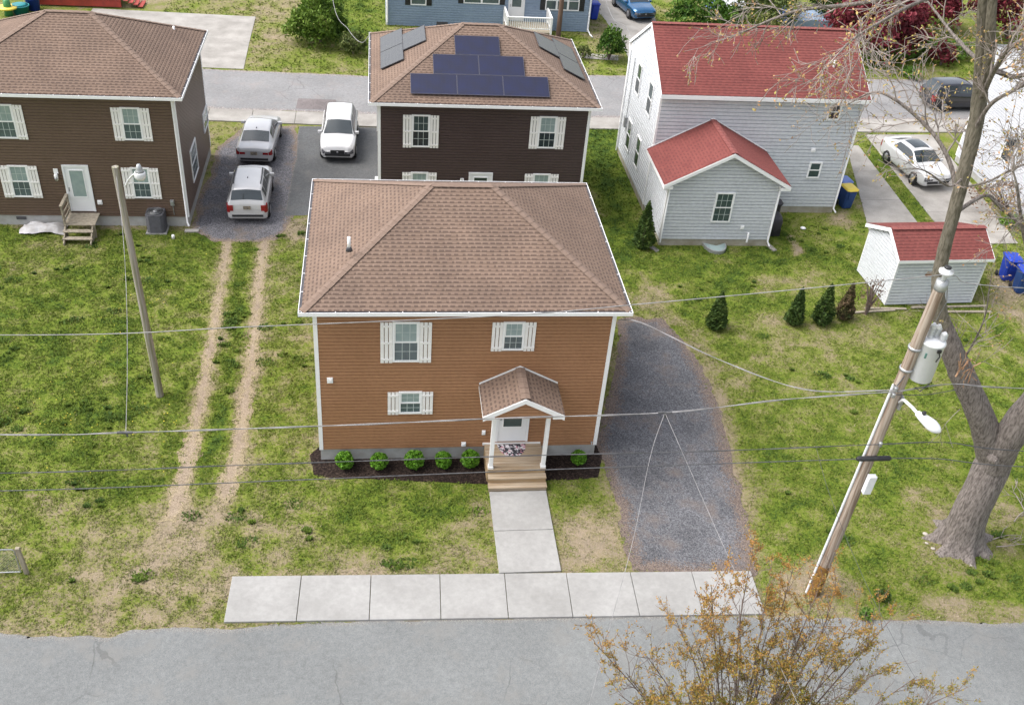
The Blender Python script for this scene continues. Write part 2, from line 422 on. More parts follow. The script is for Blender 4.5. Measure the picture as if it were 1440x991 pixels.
Z_pad = P((300, 232), (306, 205), (345, 178), (418, 176), (421, 250), (405, 325), (385, 340), (300, 340), (270, 325), (275, 290))
Z_asph = P((420, 178), (530, 180), (545, 300), (400, 304), (408, 262), (416, 225))
Z_front = [(-60, -6.55), (-8.2, -6.6), (-6.6, -6.78), (-5.3, -6.86), (-4.7, -6.62), (-3.8, -6.6), (-2.3, -6.72), (2, -6.66), (5, -6.75), (9, -6.85), (13, -7.08), (17, -7.4), (20.7, -7.72), (30, -8.3), (80, -10.5), (80, -22), (-60, -18)]
Z_rear = [(-70, 28.9), (-7.1, 28.3), (1.7, 28.0), (14.3, 28.3), (30.8, 29.0), (80, 31.2), (80, 37.7), (35, 35.6), (25, 35.2), (15.5, 34.8), (1.5, 33.6), (-8, 34.0), (-70, 36)]
Z_rearsw = [(-60, 27.1), (-6.9, 26.65), (1.7, 26.3), (14.1, 26.7), (30, 27.1), (70, 28.8), (70, 30.7), (30.8, 28.95), (14.3, 28.25), (1.7, 27.95), (-7.1, 28.25), (-60, 28.7)]
Z_cdrive = P((150, 12), (362, 24), (352, 95), (150, 95))
Z_cdrive = [(-16.5, 43.9), (-6.1, 43.5), (-5.8, 34.0), (-16.5, 34.3)]
Z_drv1 = P((1202, 200), (1218, 195), (1285, 307), (1300, 330), (1222, 330), (1190, 285), (1180, 240))
Z_drv2 = P((1213, 197), (1308, 195), (1350, 235), (1432, 341), (1330, 343), (1270, 262), (1255, 250))
Z_bluedrv = P((835, -20), (905, -20), (925, 35), (945, 120), (893, 110), (880, 75), (862, 45), (845, 20))
Z_bluewalk = P((790, 74), (870, 78), (870, 86), (790, 80))
W, D, FND, EAV, OV, RH = 9.14, 7.697, .491, 6.123, .419, 2.018
X2, Y2, W2, D2 = 1.9415, 15.437, 9.063, 7.678
X3, Y3, D3, W3 = -6.35, 15.41, 7.25, 9.1
HOUSES = [[(0, 0), (W, 0), (W, D), (0, D)], [(X2, Y2), (X2+W2, Y2), (X2+W2, Y2+D2), (X2, Y2+D2)], [(X3-W3, Y3), (X3, Y3), (X3, Y3+D3), (X3-W3, Y3+D3)],
          [(14.6, 17.35), (24.2, 17.35), (24.2, 23.8), (14.6, 23.8)], [(14.6, 14), (19.8, 14), (19.8, 17.4), (14.6, 17.4)], [(23.45, 9.2), (27.5, 9.3), (27.5, 11.9), (23.4, 11.9)], [(2.5, 42.7), (16.2, 42.7), (16.2, 50), (2.5, 50)]]
# pavement along the front road and the path to the porch
SW0, SW1 = (-2.37, -6.55), (13.0, -7.03)
sx = Vector((SW1[0]-SW0[0], SW1[1]-SW0[1])); SWL = sx.length; sx.normalize(); sn = Vector((-sx.y, sx.x)); SWD = 1.64
def SWp(u, v): q = Vector(SW0)+sx*u+sn*v; return (q.x, q.y)
Z_sw = [SWp(0, 0), SWp(SWL, 0), SWp(SWL, SWD), SWp(0, SWD)]
Z_walk = [(5.38, -1.72), (7.26, -1.74), (7.26, -5.2), (5.36, -5.15)]

# dryness of the lawn: 0 lush, 1 bare straw.  (photo polygon, value, soft edge in m)
DRY = [(P((-260, 315), (320, 315), (300, 450), (262, 600), (215, 700), (60, 720), (-260, 720)), .32, 1.2),
       (P((60, 325), (180, 325), (120, 360), (40, 350)), .5, .8),
       (P((230, 380), (300, 370), (285, 460), (215, 450)), .42, 1.2),
       (P((330, 330), (366, 330), (340, 540), (290, 700), (262, 690), (310, 480)), .24, .35),
       (P((375, 310), (432, 310), (446, 650), (440, 720), (330, 760), (360, 560)), .47, .6),
       (P((-260, 720), (120, 715), (235, 700), (300, 700), (330, 800), (312, 890), (-260, 895)), .63, .9),
       (P((225, 730), (262, 720), (225, 800), (160, 880), (110, 885), (180, 800)), .80, .45), (P((295, 700), (335, 700), (300, 770), (240, 870), (200, 880), (260, 780)), .78, .45),
       (P((-60, 690), (120, 690), (100, 790), (-60, 800)), .42, .8),
       (P((300, 760), (340, 740), (345, 800), (310, 830)), .42, .5),
       (P((330, 700), (440, 690), (700, 690), (700, 805), (320, 810)), .50, .5),
       (P((430, 690), (650, 685), (640, 730), (570, 775), (470, 760)), .28, .9),
       (P((640, 720), (700, 690), (702, 805), (600, 805)), .72, .5),
       (P((770, 678), (850, 676), (855, 715), (790, 728)), .36, .4),
       (P((785, 728), (860, 715), (888, 805), (790, 805)), .80, .5),
       (P((985, 430), (1500, 430), (1500, 880), (1080, 870), (1060, 700)), .37, 1.0),
       (P((1000, 450), (1230, 470), (1250, 640), (1060, 640)), .44, 1.5),
       (P((1090, 610), (1330, 610), (1300, 720), (1100, 760)), .31, 1.5),
       (P((950, 450), (1005, 480), (1035, 620), (1080, 806), (1060, 806), (1020, 640), (985, 520)), .66, .45),
       (P((985, 445), (1240, 445), (1240, 480), (1100, 490), (1000, 470)), .50, .5),
       (P((1290, 690), (1420, 690), (1450, 790), (1280, 800)), .68, .9),
       (P((1090, 800), (1180, 780), (1210, 850), (1080, 870)), .82, .6),
       (P((1060, 850), (1460, 845), (1460, 885), (1060, 880)), .66, .3),
       (P((870, 345), (1240, 300), (1240, 440), (900, 440)), .33, 1.0),
       (P((1060, 390), (1130, 385), (1140, 412), (1060, 415)), .60, .6),
       (P((1100, 332), (1112, 330), (1128, 352), (1116, 356)), .95, .15),
       (P((1165, 305), (1200, 300), (1205, 318), (1175, 320)), .72, .4),
       (P((890, 395), (930, 400), (960, 450), (900, 445)), .72, .6),
       (P((826, 165), (872, 165), (905, 330), (880, 400), (850, 320), (826, 240)), .14, .5),  # deeper green: shade beside the dark house put into the grass tone
       (P((1210, 208), (1235, 200), (1310, 305), (1283, 308)), .30, .3),
       (P((1360, 290), (1460, 290), (1460, 440), (1400, 400)), .45, .6),
       (P((1390, 385), (1450, 380), (1450, 470), (1400, 440)), .86, .5),
       (P((290, 170), (340, 172), (310, 235), (290, 240)), .62, .5),
       (P((412, 175), (424, 175), (420, 215), (408, 215)), .62, .2),
       (P((515, 175), (535, 175), (535, 220), (515, 215)), .68, .2),
       (P((382, 305), (430, 305), (432, 345), (380, 335)), .80, .4),
       (P((285, 240), (305, 240), (280, 320), (262, 320)), .42, .3),
       (P((355, -60), (430, -60), (420, 100), (345, 100)), .60, 1.0),
       (P((430, -60), (545, -60), (520, 70), (460, 60)), .22, 1.0),
       (P((440, 68), (530, 80), (520, 100), (380, 95)), .42, .8),
       (P((100, -60), (350, -60), (350, 15), (120, 10)), .62, 1.0),
       (P((900, 0), (1020, 0), (1000, 45), (930, 40)), .48, 1.0),
       (P((830, 15), (860, 40), (870, 75), (820, 70), (828, 40)), .66, .5),
       (P((1215, 55), (1370, 50), (1360, 112), (1230, 108)), .20, .8),
       (P((1230, 92), (1350, 96), (1350, 116), (1230, 113)), .52, .5)]
def dryness(x, y):
    d = np.full(np.shape(x), .42)
    wx = (fbm(x*.8, y*.8, 3, 3)-.5)*1.2; wy = (fbm(x*.8, y*.8, 3, 8)-.5)*1.2
    for poly, v, s in DRY:
        w = sm(psdf(x+wx, y+wy, poly), -s, s)
        d = d*(1-w)+v*w
    # bare soil rim beside every wheel track, path and wall
    for z in (Z_trackL, Z_trackR):
        w = sm(psdf(x+wx*.3, y+wy*.3, z), -.45, .1); d = d*(1-w*.6)+.86*w*.6
    for z in (Z_front, Z_sw, Z_gravel):
        w = sm(psdf(x+wx*.3, y+wy*.3, z), -.4, 0); d = d*(1-w*.40)+.80*w*.45
    for z in HOUSES[:3]:
        w = sm(psdf(x+wx*.3, y+wy*.3, z), -.55, -.1); d = d*(1-w*.7)+.80*w*.7
    # clumps and thin places
    k = fbm(x*.55, y*.55, 4, 1)-.5
    k2 = fbm(x*1.9, y*1.9, 4, 5)-.5
    return np.clip(d+k*.42+k2*.66, 0, 1)
GRASS = [(0, (.042, .080, .016)), (.14, (.078, .120, .017)), (.30, (.124, .172, .021)), (.44, (.166, .194, .040)), (.57, (.205, .196, .080)), (.72, (.250, .208, .128)), (1, (.305, .245, .182))]

def lawn_mat():
    m, nt, b = newmat('lawn')
    v = coord(nt)
    a = N(nt, 'ShaderNodeAttribute'); a.attribute_name = 'dry'
    n1 = noise(nt, v, 5.5, 6, .68); n2 = noise(nt, v, 26, 4, .7)
    f = math_(nt, 'ADD', a.outputs['Fac'], math_(nt, 'MULTIPLY', math_(nt, 'SUBTRACT', n1, .5), .60))
    f = math_(nt, 'ADD', f, math_(nt, 'MULTIPLY', math_(nt, 'SUBTRACT', n2, .5), .70))
    vo = N(nt, 'ShaderNodeTexVoronoi'); vo.inputs['Scale'].default_value = 19; nt.links.new(v, vo.inputs['Vector'])
    vs_ = N(nt, 'ShaderNodeSeparateColor'); nt.links.new(vo.outputs['Color'], vs_.inputs[0])
    f = math_(nt, 'ADD', f, math_(nt, 'MULTIPLY', math_(nt, 'SUBTRACT', vs_.outputs[0], .5), .26))
    c = ramp(nt, f, GRASS)
    n3 = noise(nt, v, 55, 3, .7); n4 = noise(nt, v, 2.1, 5, .6)
    c = mixc(nt, 1.0, c, ramp(nt, n3, [(.28, (.55, .55, .55)), (.72, (1.35, 1.35, 1.35))]), 'MULTIPLY')
    c = mixc(nt, 1.0, c, ramp(nt, n4, [(.3, (.88, .89, .89)), (.7, (1.10, 1.09, 1.06))]), 'MULTIPLY')
    nt.links.new(c, b.inputs['Base Color']); b.inputs['Roughness'].default_value = .95
    b.inputs['Specular IOR Level'].default_value = .1
    bump(nt, b, n2, .05, .7)
    return m
MT['lawn'] = lawn_mat()
MT['blade'] = leafmat('grass_blades', [(.048, .090, .016), (.084, .132, .016), (.128, .180, .020), (.170, .208, .036), (.21, .215, .072), (.255, .232, .125), (.34, .29, .20)], .8)

# one ground sheet: fine where the photograph looks, stretching out to the horizon
gx = np.concatenate([[-600, -300, -150, -80, -50, -36, -30], np.arange(-26, -10, .22), np.arange(-10, 22, .12), np.arange(22, 36, .2), np.arange(36, 60, .4), [64, 80, 120, 200, 350, 700]])
gy = np.concatenate([[-400, -200, -100, -50, -30, -20, -14], np.arange(-12, -7, .3), np.arange(-7, 16, .12), np.arange(16, 32, .18), np.arange(32, 58, .3), [62, 75, 100, 150, 250, 450, 900]])
GX, GY = np.meshgrid(gx, gy, indexing='ij')
gd = dryness(GX, GY)
nx, ny = GX.shape
V = np.stack([GX.ravel(), GY.ravel(), np.zeros(nx*ny)], 1)
I = np.arange(nx*ny).reshape(nx, ny)
F = np.stack([I[:-1, :-1].ravel(), I[1:, :-1].ravel(), I[1:, 1:].ravel(), I[:-1, 1:].ravel()], 1)
g = npmesh('ground', V, F, 'lawn', {'dry': gd.ravel()}); tag(g, kind='structure')

def ragged(name, poly, z, res, amp, ns, mat, edgew=.5, box=None, seed=2):
    xs = [p[0] for p in poly]; ys = [p[1] for p in poly]
    x0, x1, y0, y1 = box or (min(xs)-.4, max(xs)+.4, min(ys)-.4, max(ys)+.4)
    X, Y = np.meshgrid(np.arange(x0, x1+res, res), np.arange(y0, y1+res, res), indexing='ij')
    d = psdf(X, Y, poly)+(fbm(X*ns, Y*ns, 4, seed)-.5)*2*amp
    g0, g1 = np.gradient(d, res)
    gl = g0*g0+g1*g1+1e-6
    mv = np.clip(-d, 0, None)
    mx = np.clip(mv*g0/gl, -res*1.3, res*1.3); my = np.clip(mv*g1/gl, -res*1.3, res*1.3)
    keep = d > 0
    q = keep[:-1, :-1] | keep[1:, :-1] | keep[1:, 1:] | keep[:-1, 1:]
    n0, n1 = X.shape; I = np.arange(n0*n1).reshape(n0, n1)
    F = np.stack([I[:-1, :-1][q], I[1:, :-1][q], I[1:, 1:][q], I[:-1, 1:][q]], 1)
    V = np.stack([(X+mx).ravel(), (Y+my).ravel(), np.full(n0*n1, z)], 1)
    u, inv = np.unique(F, return_inverse=True)
    o = npmesh(name, V[u], inv.reshape(F.shape), mat, {'edge': (1-sm(d, 0, edgew)).ravel()[u]})
    return tag(o, kind='structure')
ragged('front_road', Z_front, .008, .11, .13, 1.6, 'asphalt', .22, (-14, 30, -13, -5.9))
mb = MB()
for x0, x1 in ((-300, -14), (30, 400)):
    mb.quad((x0, -13, .008), (x1, -13, .008), (x1, -6.6 if x1 < 0 else -8.6, .008), (x0, -6.6 if x1 < 0 else -8.3, .008))
tag(mb.build('front_road_beyond', 'asphalt'), kind='structure')
ragged('rear_road', Z_rear, .008, .25, .12, 1.2, 'asphalt_far', .4, (-40, 60, 27, 38))
ragged('gravel_driveway', Z_gravel, .010, .07, .25, 1.5, 'gravel', .75)
ragged('parking_gravel', Z_pad, .010, .08, .25, 1.3, 'gravel2', .5)
ragged('parking_asphalt', Z_asph, .016, .08, .06, 1.5, 'asphalt_dark', .1)
ragged('mulch_bed', Z_mulch, .014, .05, .06, 2.5, 'mulch', .1)
ragged('wheel_track', Z_trackL, .006, .06, .26, 2.4, 'dirt', .28, seed=4)
ragged('wheel_track', Z_trackR, .007, .06, .26, 2.4, 'dirt', .28, seed=9)

# concrete: slabs with tooled joints, real thickness
def slabs(name, cells, mat, th=.07, z0=0.0, gap=.012, bev=.012):
    mb = MB()
    for q in cells:
        c = Vector((sum(p[0] for p in q)/4, sum(p[1] for p in q)/4))
        r = []
        for p in q:
            v = Vector(p); r.append(v+(c-v).normalized()*gap)
        mb.add([(p.x, p.y, z0-.05) for p in r]+[(p.x, p.y, z0+th) for p in r], [(4, 5, 6, 7)]+[(i, (i+1) % 4, 4+(i+1) % 4, 4+i) for i in range(4)])
    o = mb.build(name, mat, bevel=bev); return tag(o, kind='structure')
cuts = [0, .128, .258, .388, .512, .632, .758, .88, 1]
slabs('pavement', [[SWp(SWL*a, 0), SWp(SWL*b, 0), SWp(SWL*b, SWD), SWp(SWL*a, SWD)] for a, b in zip(cuts, cuts[1:])], 'concrete')
wy = [-1.72, -3.45, SWp(7.74, SWD)[1]+.012]
slabs('front_path', [[(5.40-.01*i, a), (7.27-.005*i, a), (7.265, b), (5.385, b)] for i, (a, b) in enumerate(zip(wy, wy[1:]))], 'concrete')
cells = []
xsw = np.arange(-60, 70, 2.3)
def rsw(x): return (np.interp(x, [-60, -6.9, 1.7, 14.1, 30, 70], [27.1, 26.65, 26.3, 26.7, 27.1, 28.8]), np.interp(x, [-60, -7.1, 1.7, 14.3, 30.8, 70], [28.7, 28.22, 27.92, 28.22, 28.92, 30.7]))
for a, b in zip(xsw, xsw[1:]):
    cells.append([(a, rsw(a)[0]), (b, rsw(b)[0]), (b, rsw(b)[1]), (a, rsw(a)[1])])
slabs('rear_pavement', cells, 'oldconcrete', .06)
slabs('concrete_driveway', [[(-16.5, 39.2), (-6.0, 38.6), (-6.05, 43.4), (-16.5, 43.9)], [(-16.5, 34.4), (-5.9, 34.1), (-6.0, 38.6), (-16.5, 39.2)]], 'oldconcrete', .03)
def strip(name, poly, mat, z=.02):
    mb = MB(); mb.add([(p[0], p[1], z) for p in poly], [tuple(range(len(poly)))]); return tag(mb.build(name, mat), kind='structure')
def ccw(p): return p if sum(p[i][0]*p[(i+1) % len(p)][1]-p[(i+1) % len(p)][0]*p[i][1] for i in range(len(p))) > 0 else p[::-1]
def quadsplit(p0, p1, q0, q1, n):
    L = lambda a, b, t: (a[0]+(b[0]-a[0])*t, a[1]+(b[1]-a[1])*t)
    return [ccw([L(p0, p1, i/n), L(p0, p1, (i+1)/n), L(q0, q1, (i+1)/n), L(q0, q1, i/n)]) for i in range(n)]
slabs('side_driveway', quadsplit(at(1190, 205), at(1222, 326), at(1207, 205), at(1300, 326), 3), 'oldconcrete', .03)
slabs('long_driveway', quadsplit(at(1216, 190), at(1338, 343), at(1312, 190), at(1432, 343), 4), 'oldconcrete', .035)
ragged('blue_house_driveway', Z_bluedrv, .010, .2, .2, 1.0, 'oldconcrete', .3)
ragged('blue_house_path', Z_bluewalk, .012, .2, .05, 1.0, 'oldconcrete', .3)

ragged('road_patch', [(-2.6, 28.5), (-.5, 28.45), (-.4, 29.9), (-2.5, 29.95)], .013, .2, .05, 1.5, 'roadpatch', .3)
# ------------------------------------------------------------------ grass blades
HARD = [Z_gravel, Z_mulch, Z_trackL, Z_trackR, Z_pad, Z_asph, Z_front, Z_rear, Z_rearsw, Z_cdrive, Z_sw, Z_walk, Z_bluedrv, ccw(P((1190, 205), (1207, 205), (1300, 326), (1222, 326))), ccw(P((1216, 190), (1312, 190), (1432, 343), (1338, 343)))]+HOUSES
def turf(n, x0, x1, y0, y1, hs, ws, seed):
    rg = np.random.default_rng(seed)
    x = rg.uniform(x0, x1, n); y = rg.uniform(y0, y1, n)
    ok = np.ones(n, bool)
    for k, z in enumerate(HARD):
        s = psdf(x, y, z)
        ok &= s < np.where(rg.random(n) < .3, .16, -.02)*(1 if k in (0, 2, 3, 4) else .45 if k in (10, 11) else 0)
    x = x[ok]; y = y[ok]
    d = dryness(x, y)
    p = np.clip(1.15-d*.65, .42, 1)*(.35+1.1*sm(fbm(x*2.6, y*2.6, 3, 12), .35, .62))
    k = rg.random(len(x)) < p
    x, y, d = x[k], y[k], d[k]; n = len(x)
    h = hs*(.5+rg.random(n)*.8)*(1.25-d*.8)
    NB = 4
    ang = rg.uniform(0, 6.28, (n, NB)); lean = rg.uniform(.2, 1.1, (n, NB))*h[:, None]
    ox = x[:, None]+rg.normal(0, .025, (n, NB)); oy = y[:, None]+rg.normal(0, .025, (n, NB))
    w = ws*(.6+rg.random((n, NB))*.8)
    ca, sa = np.cos(ang), np.sin(ang)
    V = np.zeros((n, NB, 3, 3))
    V[:, :, 0, 0] = ox-sa*w; V[:, :, 0, 1] = oy+ca*w
    V[:, :, 1, 0] = ox+sa*w; V[:, :, 1, 1] = oy-ca*w
    V[:, :, 2, 0] = ox+ca*lean; V[:, :, 2, 1] = oy+sa*lean; V[:, :, 2, 2] = h[:, None]*(.6+rg.random((n, NB))*.6)
    V[:, :, :2, 2] = .003
    t = np.clip(d[:, None]*.95+.03+rg.normal(0, .10, (n, 1))+rg.normal(0, .12, (n, NB)), 0, 1)
    T = np.repeat(t[:, :, None], 3, 2)
    V = V.reshape(-1, 3); F = np.arange(len(V)).reshape(-1, 3)
    return V, F, T.ravel()
def clumps(n, px, seed):
    rg = np.random.default_rng(seed); poly = P(*px); xs = [p[0] for p in poly]; ys = [p[1] for p in poly]; cx = []
    while len(cx) < n:
        x, y = rg.uniform(min(xs), max(xs)), rg.uniform(min(ys), max(ys))
        if psdf(np.array([x]), np.array([y]), poly)[0] > 0 and fbm(np.array([x*.5]), np.array([y*.5]), 3, 44)[0] > .53+.12*rg.random(): cx.append((x, y))
    NB = 70; c = np.repeat(np.array(cx), NB, 0); R = np.repeat(.05+.22*rg.random(n)**2, NB); m = len(c)
    a = rg.uniform(0, 6.283, m); r = R*np.sqrt(rg.random(m)); x = c[:, 0]+r*np.cos(a)*1.4; y = c[:, 1]+r*np.sin(a)
    w = .02+.02*rg.random(m); h = .05+.10*rg.random(m)*(1-r/R*.5); b = rg.uniform(0, 6.283, m); ca, sa = np.cos(b), np.sin(b)
    V = np.zeros((m, 3, 3)); V[:, 0, 0] = x-sa*w; V[:, 0, 1] = y+ca*w; V[:, 1, 0] = x+sa*w; V[:, 1, 1] = y-ca*w; V[:, 2, 0] = x+ca*h*.8; V[:, 2, 1] = y+sa*h*.8; V[:, 2, 2] = h; V[:, :2, 2] = .01
    t = np.repeat(np.clip(np.repeat(rg.uniform(0, .24, n), NB)+rg.normal(0, .06, m), 0, 1), 3)
    return V.reshape(-1, 3), None, t
parts = [clumps(75, ((-60, 330), (312, 330), (262, 590), (215, 700), (-60, 740)), 1), clumps(26, ((330, 345), (360, 345), (315, 640), (285, 700), (265, 690), (305, 500)), 2), clumps(9, ((60, 660), (300, 660), (220, 830), (90, 820)), 3), clumps(14, ((330, 690), (690, 690), (690, 800), (330, 800)), 4), clumps(40, ((1070, 470), (1430, 470), (1430, 840), (1120, 820)), 5), clumps(12, ((375, 320), (430, 320), (440, 700), (340, 740)), 6), clumps(20, ((880, 360), (1220, 310), (1230, 420), (930, 430)), 7), turf(140000, -16, 5, -7, 16, .06, .016, 1), turf(130000, 5, 31, -8, 14, .06, .016, 2), turf(26000, 11, 34, 12, 27, .07, .022, 3), turf(30000, -12, 45, 33, 50, .10, .03, 4), turf(5000, -8, 2, 15, 27, .07, .02, 5)]
V = np.concatenate([p[0] for p in parts]); T = np.concatenate([p[2] for p in parts]); F = np.arange(len(V)).reshape(-1, 3)
tag(npmesh('grass', V, F, 'blade', {'tint': T}), 'short patchy spring lawn grass', 'grass', kind='stuff')
# dandelions in the left lawn
rg = np.random.default_rng(5); vs = []; n = 0
MT['dandelion'] = pm('dandelion', (.62, .50, .05), None, 4, .7)
mb = MB()
pl = P((0, 340), (300, 340), (230, 690), (0, 690))
cl = [at(*p) for p in ((240, 600), (85, 610), (290, 425), (215, 420), (80, 590), (150, 480), (235, 590), (60, 560))]
while n < 120:
    if rg.random() < .6:
        c = cl[rg.integers(len(cl))]; x, y = c[0]+rg.normal(0, .55), c[1]+rg.normal(0, .55)
    else: x, y = rg.uniform(-9, -3), rg.uniform(-4, 14)
    if psdf(np.array([x]), np.array([y]), pl)[0] < 0: continue
    r = rg.uniform(.012, .024); z = rg.uniform(.06, .09)
    mb.add([(x+r*math.cos(k*1.047), y+r*math.sin(k*1.047), z) for k in range(6)]+[(x, y, z+.012)], [(k, (k+1) % 6, 6) for k in range(6)]); n += 1
tag(mb.build('dandelions', 'dandelion'), 'yellow dandelion flowers dotted through the left lawn', 'flowers', kind='stuff')
# ------------------------------------------------------------------ building helpers (all in the thing's own coordinates)
def frame(o, xd, n):
    o = Vector(o); xd = Vector((xd[0], xd[1], 0)); n = Vector((n[0], n[1], 0))
    return lambda u, d, z: o+xd*u+n*d+Vector((0, 0, z))
def siding(mb, T, uL, uR, z0, z1, row=.127, dep=.028, lap=False):
    if not callable(uL): a = uL; uL = lambda z: a
    if not callable(uR): b = uR; uR = lambda z: b
    n = max(1, round((z1-z0)/row)); r = (z1-z0)/n
    for i in range(n):
        z = z0+i*r
        zs = [(z, .0), (z+.001, dep), (z+.66*r, dep-.003), (z+.70*r, .001), (z+r, .0)]
        if lap: zs = [(z, -.030), (z+.001, .028), (z+.77*r, .026), (z+.775*r, -.028), (z+r, -.030)]
        vs = []
        for zz, d in zs:
            l, rr = uL(zz), uR(zz)
            if rr < l: l = rr = (l+rr)/2
            vs += [T(l, d, zz), T(rr, d, zz)]
        mb.add(vs, [(2*k, 2*k+1, 2*k+3, 2*k+2) for k in range(4)])
def window(par, T, u0, u1, z0, z1, hi='pane_hi', lo='pane_lo', grid=(3, 2), fw=.065, sub=None):
    T0 = T; T = lambda u, d, z: T0(u, d+.024, z)
    mb = MB(); d = .05
    for a in ((u0, u0+fw, z0, z1), (u1-fw, u1, z0, z1), (u0+fw, u1-fw, z1-fw, z1), (u0+fw, u1-fw, z0, z0+fw)):
        mb.box(a[0], a[1], .0, d, a[2], a[3], T)
    zm = (z0+z1)/2
    a, b = u0+fw, u1-fw
    mb.box(a, b, .0, .038, zm-.025, zm+.025, T)
    mb.box(a, a+.03, 0, .03, zm+.025, z1-fw, T); mb.box(b-.03, b, 0, .03, zm+.025, z1-fw, T)
    w = mb.build('window', 'white', par)
    for (p, q, m) in ((zm+.025, z1-fw, hi), (z0+fw, zm-.025, lo)):
        k = MB(); k.box(a+.002, b-.002, .004, .022, p+.001, q-.001, T); k.build('pane', m, w)
    if grid:
        k = MB(); t = .009
        for (p, q) in ((zm+.025, z1-fw), (z0+fw, zm-.025)):
            for i in range(1, grid[0]):
                u = a+(b-a)*i/grid[0]; k.box(u-t, u+t, .020, .026, p, q, T)
            for i in range(1, grid[1]):
                z = p+(q-p)*i/grid[1]; k.box(a, b, .021, .0245, z-t, z+t, T)
        k.build('muntin', 'muntin', w)
    return w
def shutter(par, T, u0, u1, z0, z1, mat='shutter', nb=3):
    T0 = T; T = lambda u, d, z: T0(u, d+.024, z)
    mb = MB(); g = .022; w = (u1-u0-g*(nb-1))/nb
    for i in range(nb): mb.box(u0+i*(w+g), u0+i*(w+g)+w, .016, .040, z0, z1, T)
    h = z1-z0
    zz = [z0+.10, z1-.17] + ([z0+h/2-.035] if h > 1.2 else [])
    for z in zz: mb.box(u0, u1, .041, .058, z, z+.07, T)
    mb.build('shutter', mat, par)
def shuttered(par, T, u0, u1, z0, z1, sw=.36, **k):
    window(par, T, u0, u1, z0, z1, **k)
    shutter(par, T, u0-sw-.005, u0-.005, z0-.03, z1-.02); shutter(par, T, u1+.005, u1+.005+sw, z0-.03, z1-.02)
def plane_courses(mb, A, B, Ct, Dt, row=.14, lip=.014, uo=0):
    """one roof slope from eave A-B to top Ct-Dt, laid in overlapping courses"""
    A, B, Ct, Dt = map(Vector, (A, B, Ct, Dt))
    ud = (B-A).normalized(); nn = ud.cross(Ct-A); nn.normalize()
    if nn.z < 0: nn = -nn
    vd = nn.cross(ud)
    if vd.z < 0: vd = -vd
    L = (B-A).length; vm = (Ct-A).dot(vd); cl = (Ct-A).dot(ud); cr = (Dt-A).dot(ud)
    n = math.ceil(vm/row)
    for i in range(n):
        v0, v1 = i*row, min((i+1)*row, vm)
        f = lambda v: (cl*v/vm, L+(cr-L)*v/vm)
        (a0, b0), (a1, b1) = f(v0), f(v1)
        p = lambda u, v, h: A+ud*u+vd*v+nn*h
        mb.add([p(a0, v0, 0), p(b0, v0, 0), p(a0, v0, lip), p(b0, v0, lip), p(a1, v1, .002), p(b1, v1, .002)], [(0, 1, 3, 2), (2, 3, 5, 4)],
               uvs=[[(a0+uo, v0), (b0+uo, v0), (b0+uo, v0+.001), (a0+uo, v0+.001)], [(a0+uo, v0+.001), (b0+uo, v0+.001), (b1+uo, v1-.001), (a1+uo, v1-.001)]])
def caps(mb, a, b, up, w=.27, L=.26):
    a = Vector(a); b = Vector(b); up = Vector(up).normalized(); d = (b-a); n = max(1, int(d.length/L)); d = d/n
    for i in range(n):
        p = a+d*i+up*.034; q = a+d*(i+1.12)+up*.020
        dd = (q-p).normalized(); x = dd.cross(up).normalized()*w/2
        dn = -up*.030
        mb.add([p-x+dn, p, p+x+dn, q-x+dn, q, q+x+dn], [(0, 1, 4, 3), (1, 2, 5, 4), (0, 2, 1)])
def gutter_run(mb, mi, a, b, out, z, hang=True, w=.12, h=.12):
    a = Vector((a[0], a[1], 0)); b = Vector((b[0], b[1], 0)); o = Vector((out[0], out[1], 0)); d = (b-a); L = d.length; d.normalize()
    T = lambda u, e, zz: a+d*u+o*e+Vector((0, 0, zz))
    mb.box(0, L, -.018, 0, z-h, z+.004, T); mb.box(0, L, -w, -.019, z-h, z-h+.02, T)
    mi.box(0.01, L-.01, -w, -.020, z-h+.022, z-.012, T)
    if hang:
        n = int(L/.95)
        for i in range(n+1):
            u = .1+i*(L-.2)/n; mb.box(u-.011, u+.011, -w-.01, -.019, z-.011, z-.004, T)
